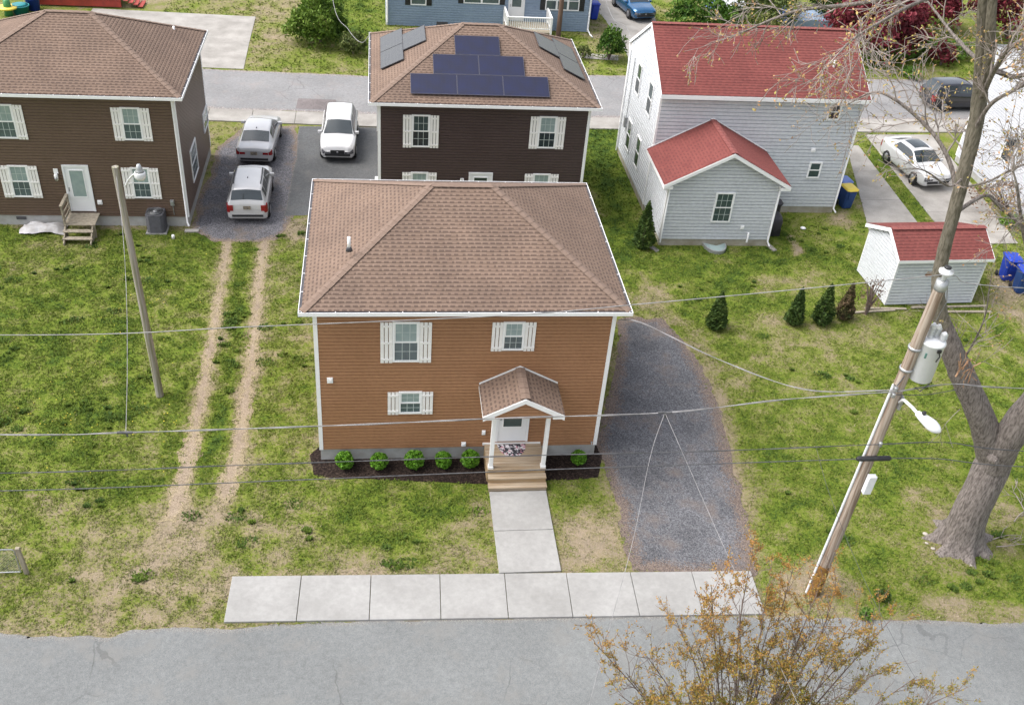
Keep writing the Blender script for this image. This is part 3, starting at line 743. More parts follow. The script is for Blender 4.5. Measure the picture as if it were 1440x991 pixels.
def hip_roof(par, W, D, ov, ev, rh, rl, mat='roof', seed=0):
    i = ov-.10                                     # shingles stop inside the gutter
    A, B, C_, D_ = (-i, -i, ev), (W+i, -i, ev), (W+i, D+i, ev), (-i, D+i, ev)
    r0, r1 = (W/2-rl/2, D/2, ev+rh), (W/2+rl/2, D/2, ev+rh)
    mb = MB()
    plane_courses(mb, A, B, r0, r1, uo=seed); plane_courses(mb, B, C_, r1, r1, uo=seed+40)
    plane_courses(mb, C_, D_, r1, r0, uo=seed+80); plane_courses(mb, D_, A, r0, r0, uo=seed+120)
    roof = mb.build('roof', mat, par)
    c = MB(); s = .55
    for p, q, u in ((A, r0, (-s, -s, 1.6)), (B, r1, (s, -s, 1.6)), (C_, r1, (s, s, 1.6)), (D_, r0, (-s, s, 1.6)), (r0, r1, (0, 0, 1))): caps(c, p, q, u)
    c.build('ridge_cap', 'ridge', roof)
    g = MB(); gi = MB()
    gutter_run(g, gi, (-ov, -ov), (W+ov, -ov), (0, -1), ev); gutter_run(g, gi, (-ov, D+ov), (W+ov, D+ov), (0, 1), ev)
    gutter_run(g, gi, (-ov, -ov+.019), (-ov, D+ov-.019), (-1, 0), ev+.001); gutter_run(g, gi, (W+ov, -ov+.019), (W+ov, D+ov-.019), (1, 0), ev+.001)
    gt = g.build('gutter', 'white', par); gi.build('gutter_guard', 'gutter_in', gt)
    s_ = MB(); a = ov-.13
    for x0, x1, y0, y1 in ((-a, W+a, -a, .0), (-a, W+a, D, D+a), (-a, 0, 0.001, D-.001), (W, W+a, .001, D-.001)): s_.box(x0, x1, y0, y1, ev-.14, ev-.02)
    s_.build('soffit', 'white', par)
    return roof
def vent_pipe(par, x, y, z, h=.42, r=.05):
    mb = MB(); mb.lathe([(r*2.2, z-.06), (r*1.5, z+.06), (r*1.3, z+.07)], (x, y, 0), 10); v = mb.build('vent_pipe', 'gutter_in', par)
    mb = MB(); mb.lathe([(r, z+.0), (r, z+h), (r*.7, z+h), (r*.7, z+h-.1)], (x, y, 0), 10); mb.build('pipe', 'white', v)
def body(par, W, D, z0, z1, mat, fnd='block', row=.127):
    TF = frame((0, 0, 0), (1, 0), (0, -1)); TB = frame((0, D, 0), (1, 0), (0, 1)); TL = frame((0, 0, 0), (0, 1), (-1, 0)); TR = frame((W, 0, 0), (0, 1), (1, 0))
    mb = MB()
    for T, L in ((TF, W), (TB, W), (TL, D), (TR, D)): siding(mb, T, 0, L, z0, z1, row)
    mb.build('siding', mat, par)
    f = MB()
    for T, L in ((TF, W), (TB, W)): f.box(0.0, L, -.2, -.012, -.1, z0, T)
    for T, L in ((TL, D), (TR, D)): f.box(0.201, L-.201, -.2, -.012, -.1, z0, T)
    f.build('foundation', fnd, par)
    for T, L in ((TF, W), (TB, W)):
        for u in (0, L):
            c = MB(); c.box(u-.09 if u else -.035, u+.035 if u else .09, .002, .036, z0-.01, z1-.001, T)
            T2 = TL if not u else TR; v = 0 if T is TF else D
            c.box(-.027 if not v else v-.09, .09 if not v else v+.027, .003, .0325, z0-.009, z1-.002, T2)
            c.build('corner_post', 'white', par)
    return TF, TB, TL, TR

# ------------------------------------------------------------------ the caramel house in front
h = thing('hip_roof_house', (0, 0, 0), 'caramel brown two-storey house with clipped shrubs and a gabled porch facing the near road', 'house')
TF, TB, TL, TR = body(h, W, D, FND, EAV-.13, 'brown')
hip_roof(h, W, D, OV, EAV, RH, 1.93)
vent_pipe(h, 1.04, 1.5, 7.16, .40)
shuttered(h, TF, 2.32, 3.14, 4.06, 5.56); shuttered(h, TF, 5.68, 6.36, 4.48, 5.55, sw=.33)
shuttered(h, TF, 2.52, 3.26, 1.98, 2.88, sw=.34)
for u in (1.2, 5.5):
    window(h, TR, u, u+.8, 4.06, 5.56); window(h, TR, u, u+.8, 1.4, 2.86); window(h, TL, u, u+.8, 4.06, 5.56)
shuttered(h, TB, 1.4, 2.2, 4.06, 5.56); shuttered(h, TB, 6.9, 7.7, 4.06, 5.56)
def plate(par, T, u, z, w=.18, hh=.2, name='wall_outlet', mat='white', d=.05):
    T0 = T; T = lambda u, d, z: T0(u, d+.02, z)
    mb = MB(); mb.box(u-w/2, u+w/2, .004, d, z-hh/2, z+hh/2, T); mb.box(u-w*.3, u+w*.3, d+.001, d+.02, z-hh*.3, z+hh*.3, T); mb.build(name, mat, par, bevel=.006)
plate(h, TF, .40, 3.36); plate(h, TF, 4.67, .63, .15, .17); plate(h, TF, 5.31, 1.12, .12, .17)
mb = MB(); mb.tube([TF(8.98, .03, .62), TF(8.98, .10, .62), TF(8.98, .12, .57)], .018, 6); mb.tube([TF(8.95, .09, .66), TF(9.01, .09, .66)], .02, 6); mb.build('hose_tap', 'galv', h)
# door with casing
def door(par, T, u0, u1, z0, z1, glass, sub=None):
    T0 = T; T = lambda u, d, z: T0(u, d+.024, z)
    mb = MB(); c = .085
    mb.box(u0, u0+c, .004, .055, z0, z1, T); mb.box(u1-c, u1, .004, .055, z0, z1, T); mb.box(u0+c, u1-c, .004, .055, z1-c, z1, T)
    mb.box(u0+c+.004, u1-c-.004, .004, .035, z0, z1-c-.004, T)
    d = mb.build('door', 'door', par)
    a, b, p, q, m = glass
    k = MB(); k.box(a, b, .0352, .044, p, q, T); k.build('door_glass', m, d)
    k = MB()
    for x in ((a-.03, a, p-.03, q+.03), (b, b+.03, p-.03, q+.03), (a, b, q, q+.03), (a, b, p-.03, p)): k.box(x[0], x[1], .0352, .052, x[2], x[3], T)
    k.build('glass_trim', 'white', d)
    k = MB(); hz = (z0+z1-c)/2; k.tube([T(u0+c+.06, .036, hz+.08), T(u0+c+.06, .08, hz+.08), T(u0+c+.06, .08, hz-.08), T(u0+c+.06, .036, hz-.08)], .012, 6); k.build('handle', 'black', d)
    return d
d = door(h, TF, 5.70, 6.79, .74, 2.86, (5.94, 6.54, 1.38, 2.45, 'pane_gr'))
# porch lamp, seen just right of the door
mb = MB(); mb.box(6.86, 6.96, .02, .10, 1.72, 1.95, TF); mb.build('porch_lamp', 'black', h, bevel=.01)
# porch roof: a small gable with its ridge running out from the wall
PXm, PE, PR, PF = 6.315, 3.13, 3.80, -1.62
pl_, pr_ = 5.05, 7.58
mb = MB()
plane_courses(mb, (pl_, -.02, PE), (pl_, PF, PE), (PXm, -.02, PR), (PXm, PF, PR), uo=7, row=.14)
plane_courses(mb, (pr_, PF, PE), (pr_, -.02, PE), (PXm, PF, PR), (PXm, -.02, PR), uo=19, row=.14)
po = mb.build('porch_roof', 'roof', h)
c = MB(); caps(c, (PXm, PF, PR), (PXm, -.03, PR), (0, 0, 1), .30, .24); c.build('ridge_cap', 'ridge', po)
mb = MB()
for s in (-1, 1):
    e = PXm+s*(pr_-pl_)/2
    dirx = Vector((e-PXm, 0, PE-PR)).normalized(); nz = Vector((-dirx.z*s, 0, abs(dirx.x)))
    # barge board on the front gable, and flashing on the wall
    a = Vector((PXm, PF-.012, PR-.085)); b = Vector((e, PF-.012, PE-.085))
    mb.add([a+Vector((0, y, z)) for y in (-.03, .0) for z in (-.085, .085)]+[b+Vector((0, y, z)) for y in (-.03, .0) for z in (-.085, .085)], [(0, 1, 5, 4), (2, 3, 7, 6), (0, 2, 6, 4), (1, 3, 7, 5), (4, 5, 7, 6)])
    a = Vector((PXm, -.05, PR+.035)); b = Vector((e, -.05, PE+.035))
    mb.add([a+Vector((0, y, z)) for y in (-.012, .0) for z in (-.02, .04)]+[b+Vector((0, y, z)) for y in (-.012, .0) for z in (-.02, .04)], [(0, 1, 5, 4), (2, 3, 7, 6), (0, 2, 6, 4), (1, 3, 7, 5), (4, 5, 7, 6)])
    # boxed eave return, side fascia
    mb.box(min(e, e-s*.36), max(e, e-s*.36), PF, PF+.10, PE-.155, PE-.03)
    mb.box(min(e, e-s*.025), max(e, e-s*.025), PF+.101, -.03, PE-.15, PE-.004)
    # ceiling side
mb.box(5.12, 7.51, PF+.10, -.03, PE-.17, PE-.15)
mb.box(5.36, 7.27, -1.27, -1.13, PE-.30, PE-.171)          # beam
mb.build('porch_trim', 'white_paint', po)
mb = MB()
siding(mb, frame((0, PF+.06, 0), (1, 0), (0, -1)), lambda z: PXm-(PR-.09-z)*1.83, lambda z: PXm+(PR-.09-z)*1.83, PE-.13, PR-.10, .127)
mb.build('porch_gable', 'brown', po)
for x in (5.46, 7.17):
    mb = MB(); mb.box(x-.065, x+.065, -1.265, -1.135, .625, PE-.30); mb.box(x-.085, x+.085, -1.285, -1.115, .622, .72); mb.build('porch_post', 'white_paint', h, bevel=.008)
# landing and steps in planks
def planks(name, par, x0, x1, y0, y1, z, n, mat, th=.04):
    mb = MB(); w = (y1-y0)/n
    for i in range(n): mb.box(x0, x1, y0+i*w+.004, y0+(i+1)*w-.004, z-th, z)
    return mb.build(name, mat, par, bevel=.004)
planks('landing', h, 5.36, 7.26, -1.30, -.06, .62, 9, 'wood_new')
mb = MB(); mb.box(5.38, 7.24, -1.262, -1.232, .05, .575); mb.box(5.36, 5.39, -1.22, -.06, .05, .575); mb.box(7.23, 7.26, -1.22, -.06, .05, .575); mb.build('landing_fascia', 'wood_warm', h)
mb = MB(); mb.box(5.30, 7.24, -.058, -.006, .565, .665); mb.build('landing_ledger', 'white_paint', h)
planks('step', h, 5.37, 7.27, -1.52, -1.264, .42, 2, 'wood_new'); planks('step', h, 5.37, 7.28, -1.74, -1.482, .22, 2, 'wood_new')
mb = MB(); mb.box(5.38, 7.26, -1.481, -1.455, .02, .377); mb.build('riser', 'wood_warm', h)
mb = MB(); mb.box(5.38, 7.27, -1.70, -1.675, .02, .177); mb.build('riser', 'wood_new', h)
# half-round doormat
mb = MB(); k = [(.47*math.cos(math.pi+i*math.pi/20), .62*math.sin(math.pi+i*math.pi/20)) for i in range(21)]
mb.add([(x, y, 0) for x, y in k]+[(x, y, .014) for x, y in k], [tuple(range(21, 42))]+[(i, (i+1) % 21, 21+(i+1) % 21, 21+i) for i in range(21)])
o = mb.build('doormat', 'mat', loc=(6.26, -.09, .6225)); tag(o, 'half-round patterned pink and black doormat on the wooden porch landing', 'doormat')

# ------------------------------------------------------------------ the dark house behind it
h2 = thing('hip_roof_house', (X2, Y2, 0), 'dark espresso house with solar panels on its brown roof, behind the caramel house', 'house')
TF, TB, TL, TR = body(h2, W2, D2, FND, EAV-.13, 'black_brown')
hip_roof(h2, W2, D2, OV, EAV, RH, 1.6, seed=300)
shuttered(h2, TF, 1.40, 2.19, 4.02, 5.50, hi='pane_gr', lo='pane_dk'); shuttered(h2, TF, 6.86, 7.66, 4.08, 5.56, lo='pane_dk')
shuttered(h2, TF, 1.39, 2.16, 1.36, 2.83); shuttered(h2, TF, 6.81, 7.60, 1.38, 2.85)
door(h2, TF, 3.94, 5.01, .74, 2.86, (4.19, 4.76, 2.05, 2.62, 'pane_dk'))
mb = MB(); mb.box(3.60, 3.70, .02, .06, 2.36, 2.56, TF); mb.tube([TF(3.60, .09, 2.58), TF(3.58, .11, 2.45), TF(3.60, .09, 2.34)], .025, 6); mb.tube([TF(3.70, .09, 2.58), TF(3.72, .11, 2.45), TF(3.70, .09, 2.34)], .025, 6); mb.build('wall_lamp', 'white', h2)
planks('landing', h2, 3.7, 5.3, -1.3, -.06, .62, 9, 'wood_old')
for u in (1.4, 5.3): window(h2, TL, u, u+.8, 4.06, 5.56); window(h2, TR, u, u+.8, 4.06, 5.56)
mb = MB(); mb.box(.6, .95, .02, .17, 1.5, 2.1, TL); mb.box(.66, .9, .02, .14, .9, 1.3, TL); mb.build('meter_box', 'white', h2, bevel=.02)
# solar panels: three slopes
sl = math.atan2(RH, D2/2+OV-.1)
def roofz(v): return EAV+v*math.tan(sl)
pan = None
def solar(loc, rot, label, cells):
    o = thing('solar_panel', loc, label, 'solar panel', group='solar panels on the dark house roof'); o.rotation_euler = rot
    mb = MB(); mb.box(.012, 1.938, .012, 1.088, .085, .118); mb.build('solar_cells', cells, o)
    mb = MB()
    for a in ((0, 1.95, 0, .011), (0, 1.95, 1.089, 1.10), (0, .011, .0111, 1.0889), (1.939, 1.95, .0111, 1.0889)): mb.box(a[0], a[1], a[2], a[3], .078, .122)
    mb.build('panel_frame', 'solar_frame' if cells == 'solar' else 'gutter_in', o)
    mb = MB()
    for x in (.3, 1.6):
        for y in (.12, .95): mb.box(x, x+.06, y, y+.06, .0, .077)
    mb.build('mount', 'galv', o)
    return o
FR = Matrix.Rotation(sl, 3, 'X')
rows = [(15.50, [(3.29, 'left panel of the bottom row of three'), (5.255, 'middle panel of the bottom row of three'), (7.22, 'right panel of the bottom row of three')]),
        (16.51, [(4.27, 'left panel of the middle row of two'), (6.235, 'right panel of the middle row of two')]), (17.52, [(5.24, 'single top panel')])]
for y, ps in rows:
    for x, lb in ps:
        solar((x, y, roofz(y-(Y2-OV+.1))), FR.to_euler(), 'blue-black solar panel on the near roof slope, '+lb, 'solar')
# west slope: panel x axis runs along +Y, its y axis climbs the slope
def sidepanel(x, y, side, lb):
    if side < 0:
        u = Vector((0, -1, 0)); v = Vector((math.cos(sl), 0, math.sin(sl))); z = roofz(x-(X2-OV+.1)); org = Vector((x, y+1.95, z))
    else:
        u = Vector((0, 1, 0)); v = Vector((-math.cos(sl), 0, math.sin(sl))); z = roofz((X2+W2+OV-.1)-x); org = Vector((x, y, z))
    w = u.cross(v)
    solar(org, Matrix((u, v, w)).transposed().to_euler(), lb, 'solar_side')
sidepanel(2.10, 17.98, -1, 'grey-sheened solar panel on the left slope, nearest of the pair along the gutter')
sidepanel(2.10, 19.96, -1, 'grey-sheened solar panel on the left slope, farther of the pair along the gutter')
sidepanel(3.10, 19.05, -1, 'grey-sheened solar panel on the left slope, alone beside the hip')
sidepanel(11.02, 17.62, 1, 'grey-sheened solar panel on the right slope, nearest of the pair along the gutter')
sidepanel(11.02, 19.60, 1, 'grey-sheened solar panel on the right slope, farther of the pair along the gutter')
sidepanel(10.05, 19.0, 1, 'grey-sheened solar panel on the right slope, alone beside the hip')

# ------------------------------------------------------------------ the brown house on the left
h3 = thing('hip_roof_house', (X3-W3, Y3, 0), 'chocolate brown house with white storm door and wooden steps at the left edge', 'house')
TF, TB, TL, TR = body(h3, W3, D3, FND, EAV-.13, 'dkbrown')
hip_roof(h3, W3, D3, OV, EAV, RH, 1.75, seed=700)
ox = -(X3-W3)
shuttered(h3, TF, ox-8.52, ox-7.74, 4.09, 5.53); shuttered(h3, TF, ox-8.50, ox-7.72, 1.40, 2.84)
shuttered(h3, TF, ox-13.48, ox-12.68, 4.06, 5.54); shuttered(h3, TF, ox-13.42, ox-12.62, 1.38, 2.85)
d = door(h3, TF, ox-11.25, ox-10.18, .74, 2.91, (ox-10.98, ox-10.44, 1.45, 2.66, 'pane_hi'))
mb = MB(); mb.box(ox-10.99, ox-10.43, .0445, .055, 2.03, 2.07, TF); mb.build('door_rail', 'white', h3)
mb = MB(); u = ox-11.52; mb.box(u-.09, u+.09, .02, .05, 2.5, 2.72, TF); mb.lathe([(.05, 2.22), (.075, 2.30), (.085, 2.45), (.06, 2.52)], TF(u, .13, 0), 10); mb.build('wall_lamp', 'white', h3)
mb = MB(); mb.lathe([(.03, 2.24), (.055, 2.30), (.06, 2.38), (.03, 2.4)], TF(u, .2, 0), 8); mb.build('lamp_glass', 'rim', h3)
plate(h3, TF, ox-9.97, 1.17, .2, .2); plate(h3, TF, ox-6.95, 1.2, .16, .26, 'disconnect_box', 'galv', .09)
mb = MB(); mb.tube([TF(ox-6.95, .04, 1.08), TF(ox-6.94, .05, .6)], .018, 6); mb.build('conduit', 'galv', h3)
mb = MB(); mb.box(.05, .55, .01, .03, .30, .42, TF); mb.box(1.9, 2.3, .01, .03, .28, .42, TF); mb.build('foundation_vent', 'gutter_in', h3)
window(h3, TR, 1.80, 3.35, 1.20, 2.72, hi='pane_lo', lo='pane_dk', grid=(4, 2)); window(h3, TR, 5.85, 7.25, 1.75, 2.68, hi='pane_hi', lo='pane_dk', grid=(4, 2))
mb = MB(); mb.tube([TF(W3-.07, .09, EAV-.15), TF(W3-.07, .07, 5.6), TF(W3-.07, .07, .25), TF(W3-.0, .2, .12)], .042, 6); mb.build('downspout', 'white', h3)
vent_pipe(h3, W3-.8, 6.0, 6.45, .38)
# wooden back steps
s = thing('wooden_steps', (-10.7, Y3, 0), 'weathered wooden back steps with one handrail at the white storm door', 'steps')
planks('landing', s, -.60, .66, -1.12, -.06, .66, 8, 'wood_old')
for i, (y, z) in enumerate(((-1.38, .46), (-1.64, .25))): planks('tread', s, -.62, .60, y, y+.25, z, 2, 'wood_old')
mb = MB()
for x in (-.58, .52):
    mb.add([(x, -1.75, .02), (x, -1.1, .02), (x, -1.1, .6), (x, -1.75, .12), (x+.05, -1.75, .02), (x+.05, -1.1, .02), (x+.05, -1.1, .6), (x+.05, -1.75, .12)], [(0, 1, 2, 3), (4, 5, 6, 7), (3, 2, 6, 7), (0, 3, 7, 4)])
mb.build('stringer', 'wood_old', s)
for x, y in ((-.56, -1.06), (.60, -1.06)):
    mb = MB(); mb.box(x-.045, x+.045, y-.045, y+.045, 0, .615 if x > 0 else 1.55); mb.build('post', 'wood_old', s)
mb = MB()
for z in (.85, 1.12, 1.4): mb.bar((-.56, -1.14, z), (-.56, -.05, z), .035, .09)
mb.bar((-.56, -1.18, 1.56), (-.56, -.05, 1.56), .12, .04); mb.box(-.60, -.52, -.10, -.03, .66, 1.5); mb.build('handrail', 'wood_old', s)
# condenser
a = thing('air_conditioner', (-7.66, 15.06, 0), 'dark grey round-topped air conditioner unit by the brown house wall', 'air conditioner')
mb = MB(); mb.box(-.44, .44, -.42, .42, -.02, .06); mb.build('pad', 'concrete', a)
mb = MB(); R2 = .40
def rr(s_, z): return [(max(-s_, min(s_, s_*1.25*math.cos(t))), max(-s_, min(s_, s_*1.25*math.sin(t))), z) for t in [k*math.pi/12 for k in range(24)]]
lv = [.06]+[.06+.02*k for k in range(1, 42)]+[.92]
vs = [];
for i, z in enumerate(lv): vs += rr(.39 if i % 2 else .375, z)
mb.add(vs, [(i*24+k, i*24+(k+1) % 24, (i+1)*24+(k+1) % 24, (i+1)*24+k) for i in range(len(lv)-1) for k in range(24)]+[tuple(range(len(vs)-24, len(vs)))])
mb.build('casing', 'ac', a)
mb = MB(); mb.lathe([(.33, .921), (.33, .935), (.0, .935)], (0, 0, 0), 20); f = mb.build('fan_well', 'black', a)
mb = MB()
for r_ in (.10, .16, .22, .28, .33): mb.tube([(r_*math.cos(t), r_*math.sin(t), .95) for t in [k*math.pi/10 for k in range(21)]], .006, 4, cap=False)
mb.lathe([(.09, .94), (.08, .958), (0.001, .962)], (0, 0, 0), 12); mb.build('fan_guard', 'galv', a)
# crumpled tarpaulin
rg = np.random.default_rng(3)
X_, Y_ = np.meshgrid(np.linspace(-.9, .95, 30), np.linspace(-.42, .45, 16), indexing='ij')
Zt = .30*np.exp(-((X_/.85)**4+(Y_/.42)**4))*(.55+.9*fbm(X_*2.2, Y_*3, 3, 21))+.01
I = np.arange(X_.size).reshape(X_.shape)
F = np.stack([I[:-1, :-1].ravel(), I[1:, :-1].ravel(), I[1:, 1:].ravel(), I[:-1, 1:].ravel()], 1)
o = npmesh('tarpaulin', np.stack([(X_+.12*fbm(Y_*4, X_*2, 2, 5)).ravel(), (Y_+.25*(fbm(X_*3, Y_, 2, 6)-.5)).ravel(), Zt.ravel()], 1), F, 'tarp'); o.location = (-12.45, 14.95, 0)
tag(o, 'crumpled whitish tarpaulin heap beside the wooden steps', 'tarpaulin')
mb = MB(); mb.box(-.3, .3, -.12, .12, 0, .08); tag(mb.build('splash_block', 'oldconcrete', loc=(-6.2, 14.95, 0), bevel=.02), 'pale concrete splash block under the downspout of the brown house', 'splash block')
mb = MB(); mb.lathe([(.06, 0), (.07, .16), (.05, .2), (0.001, .21)], (0, 0, 0), 10); tag(mb.build('cleanout_pipe', 'white', loc=(*at(244, 336), 0)), 'short white capped pipe in the grass near the air conditioner', 'pipe')
# ------------------------------------------------------------------ pale grey house with red roofs
h4 = thing('gabled_house', (14.58, 17.35, 0), 'pale grey house with red shingle roof and a single-storey gabled extension', 'house')
W4, D4, E4, R4 = 9.66, 6.45, 6.05, 7.95
TF = frame((0, 0, 0), (1, 0), (0, -1)); TB = frame((0, D4, 0), (1, 0), (0, 1)); TL = frame((0, 0, 0), (0, 1), (-1, 0)); TR = frame((W4, 0, 0), (0, 1), (1, 0))
mb = MB(); f0 = .36
siding(mb, TF, 0, W4, f0, E4, .18, lap=True); siding(mb, TB, 0, W4, f0, E4, .18, lap=True)
gl = lambda z: max(0, (z-E4)/(R4-E4)*D4/2); gr = lambda z: D4-gl(z)
for T in (TL, TR): siding(mb, T, gl, gr, f0, R4, .18, lap=True)
# extension walls
EX0, EX1, EY, EE, ER = .04, 5.2, -3.28, 3.28, 4.66
TE = frame((EX0, EY, 0), (1, 0), (0, -1)); w_ = EX1-EX0
siding(mb, TE, lambda z: max(0, (z-EE)/(ER-EE)*w_/2), lambda z: w_-max(0, (z-EE)/(ER-EE)*w_/2), f0, ER-.02, .165, lap=True)
siding(mb, frame((EX0, EY, 0), (0, 1), (-1, 0)), 0, 3.28, f0, EE, .165, lap=True); siding(mb, frame((EX1, EY, 0), (0, 1), (1, 0)), 0, 3.26, f0, EE, .165, lap=True)
mb.build('siding', 'pale', h4)
mb = MB(); mb.box(5.3, W4-.02, .012, .2, -.1, f0); mb.box(.012, .2, .0, D4-.01, -.1, f0-.001); mb.box(W4-.2, W4-.012, .21, D4-.02, -.1, f0-.002); mb.box(.3, W4-.3, D4-.2, D4-.012, -.1, f0)
mb.box(EX0+.012, EX1-.012, EY+.012, EY+.2, -.1, f0-.003); mb.box(EX1-.2, EX1-.013, EY+.21, .0, -.1, f0-.004); mb.box(EX0+.013, EX0+.2, EY+.21, -.01, -.1, f0-.004)
mb.build('foundation', 'block_tan', h4)
def gable_pair(par, x0, x1, yc, y0, y1, ez, rz, along, mat, ridge, th=.03, uo=0):
    """two slopes; along='x': ridge runs in x at y=yc, eaves at y0,y1"""
    mb = MB(); c = MB()
    if along == 'x':
        plane_courses(mb, (x0, y0, ez), (x1, y0, ez), (x0, yc, rz), (x1, yc, rz), .15, uo=uo); plane_courses(mb, (x1, y1, ez), (x0, y1, ez), (x1, yc, rz), (x0, yc, rz), .15, uo=uo+50)
        caps(c, (x0, yc, rz), (x1, yc, rz), (0, 0, 1), .3, .28)
    else:
        plane_courses(mb, (x0, y1, ez), (x0, y0, ez), (yc, y1, rz), (yc, y0, rz), .15, uo=uo); plane_courses(mb, (x1, y0, ez), (x1, y1, ez), (yc, y0, rz), (yc, y1, rz), .15, uo=uo+50)
        caps(c, (yc, y0, rz), (yc, y1, rz), (0, 0, 1), .3, .28)
    r = mb.build('roof', mat, par); c.build('ridge_cap', ridge, r); return r
o4 = .28; dz = (R4-E4)/(D4/2)*o4
rf4 = gable_pair(h4, -.06, W4+.16, D4/2, -o4, D4+o4, E4+.12-dz, R4+.12, 'x', 'redroof', 'redridge')
mb = MB(); gi = MB()
gutter_run(mb, gi, (-.1, -o4-.1), (W4+.2, -o4-.1), (0, -1), E4+.09-dz, False); gutter_run(mb, gi, (-.1, D4+o4+.1), (W4+.2, D4+o4+.1), (0, 1), E4+.09-dz, False)
g4 = mb.build('gutter', 'white', h4); gi.build('gutter_guard', 'galv', g4)
mb = MB()
def rake(mb, p, q, hgt, th, ax):
    p = Vector(p); q = Vector(q); a = Vector(ax)*th
    vs = [v+a*k+Vector((0, 0, z)) for v in (p, q) for k in (-.5, .5) for z in (-hgt, 0)]
    mb.add(vs, [(0, 1, 3, 2), (4, 5, 7, 6), (0, 1, 5, 4), (2, 3, 7, 6), (0, 2, 6, 4), (1, 3, 7, 5)])
for x in (-.075, W4+.175):
    for s in (-1, 1):
        rake(mb, (x, D4/2, R4+.11), (x, D4/2+s*(D4/2+o4), E4+.11-dz), .16, .028, (1, 0, 0))
for x0 in (-.03, W4-.07):
    for y in (-.03, D4-.07): mb.box(x0, x0+.1, y, y+.1, f0-.01, E4-.005)
mb.box(-.06, W4+.16, -o4-.09, -.03, E4-.14, E4-.12); mb.box(-.07, W4+.17, -o4-.098, -o4-.08, E4-.22, E4-.03)
mb.build('trim', 'white', h4)
# extension roof
oy = .34; ox_ = .32; xm = (EX0+EX1)/2; dz2 = (ER-EE)/(w_/2)*ox_
rfe = gable_pair(h4, EX0-ox_, EX1+ox_, xm, EY-oy, -.02, EE+.12-dz2, ER+.12, 'y', 'redroof', 'redridge', uo=200)
mb = MB()
for s in (-1, 1):
    rake(mb, (xm, EY-oy-.016, ER+.105), (xm+s*(w_/2+ox_), EY-oy-.016, EE+.105-dz2), .17, .028, (0, 1, 0))
    e = xm+s*(w_/2+ox_)
    mb.box(min(e, e-s*.42), max(e, e-s*.42), EY-oy, EY-.03, EE-dz2-.09, EE-dz2+.05)
    mb.box(min(e, e-s*.1), max(e, e-s*.1)+.0, EY-.029, -.03, EE-dz2-.06, EE-dz2+.095)
for x0 in (EX0-.03, EX1-.07): mb.box(x0, x0+.1, EY-.03, EY+.07, f0-.01, EE-.01)
for s in (-1, 1): rake(mb, (xm, -.045, ER+.20), (xm+s*(w_/2+ox_), -.045, EE+.20-dz2), .05, .02, (0, 1, 0))
mb.build('extension_trim', 'white', rfe)
window(h4, TE, 2.22, 3.11, 1.26, 2.75, hi='pane_gr', lo='pane_gr', grid=(3, 2))
window(h4, TF, 8.02, 8.63, 4.90, 5.69, hi='pane_gr', lo='pane_dk', grid=None); window(h4, TF, 7.80, 8.44, 1.91, 2.75, hi='pane_gr', lo='pane_gr', grid=None)
plate(h4, TF, 7.80, 3.36, .22, .2, 'wall_vent'); plate(h4, TE, 3.78, 1.0, .16, .2)
for y0, z0, z1 in ((3.7, 4.2, 5.75), (1.2, 4.22, 5.8), (4.0, 1.12, 2.7), (1.9, 1.18, 2.74)): window(h4, TL, y0, y0+.84, z0, z1, hi='pane_gr', lo='pane_dk', grid=None)
mb = MB(); mb.tube([TE(4.13, .05, .72), TE(4.13, .09, .70), TE(4.13, .09, .25)], .045, 8); mb.build('drain_pipe', 'white', h4)
for n_, pts in (('downspout', [(-.09, D4+.2, E4-.25), (-.09, D4-.1, E4-.45), (-.09, D4-.12, .2)]), ('downspout', [(W4+.02, -.09, E4-.2), (W4-.03, -.09, 5.4), (W4-.05, -.09, .3), (W4+.05, -.25, .15)]), ('downspout', [(EX1+.1, EY-.06, EE-.35), (EX1-.03, EY-.08, 2.9), (EX1-.03, EY-.08, .3), (EX1+.06, EY-.2, .12)]), ('downspout', [(EX0-.1, EY-.06, EE-.35), (EX0+.04, EY-.08, 2.9), (EX0+.03, EY-.08, .2)])):
    mb = MB(); mb.tube(pts, .042, 6); mb.build(n_, 'white', h4)
mb = MB(); mb.box(5.15, 5.4, .01, .18, 2.0, 2.55, TL); mb.tube([TL(5.28, .08, 2.55), TL(5.28, .06, 5.6)], .022, 6); mb.build('meter_box', 'galv', h4, bevel=.02)
vent_pipe(h4, 8.35, 1.3, 6.82, .42, .06)
wl = MB(); k = [(2.66+.55*math.cos(math.pi+i*math.pi/14), EY+.0+.80*math.sin(math.pi+i*math.pi/14)) for i in range(15)]
wl.add([(x, y, -.02) for x, y in k]+[(x, y, .16) for x, y in k]+[(2.66+(x-2.66)*.9, EY+(y-EY)*.9, .16) for x, y in k]+[(2.66+(x-2.66)*.9, EY+(y-EY)*.9, .02) for x, y in k], [(r*15+i, r*15+i+1, (r+1)*15+i+1, (r+1)*15+i) for r in range(3) for i in range(14)])
wo = wl.build('window_well', 'galv', h4)
c = MB(); c.add([(2.66+(x-2.66)*.93, EY+(y-EY)*.93, .155) for x, y in k]+[(2.66, EY-.35, .21)], [(i, i+1, 15) for i in range(14)]); c.build('well_cover', 'pane_hi', wo)
for nm, px, rz, lab in (('splash_block', (918, 350), .5, 'narrow concrete splash block at the left corner of the pale extension'), ('splash_block', (1084, 349), .3, 'narrow concrete splash block at the right corner of the pale extension')):
    mb = MB(); mb.box(-.10, .10, -.32, .32, 0, .05); mb.box(-.10, -.07, -.32, .32, .0501, .08); mb.box(.07, .10, -.32, .32, .0501, .08); o = mb.build(nm, 'oldconcrete', loc=(*at(*px), 0), bevel=.01); o.rotation_euler.z = rz; tag(o, lab, 'splash block')

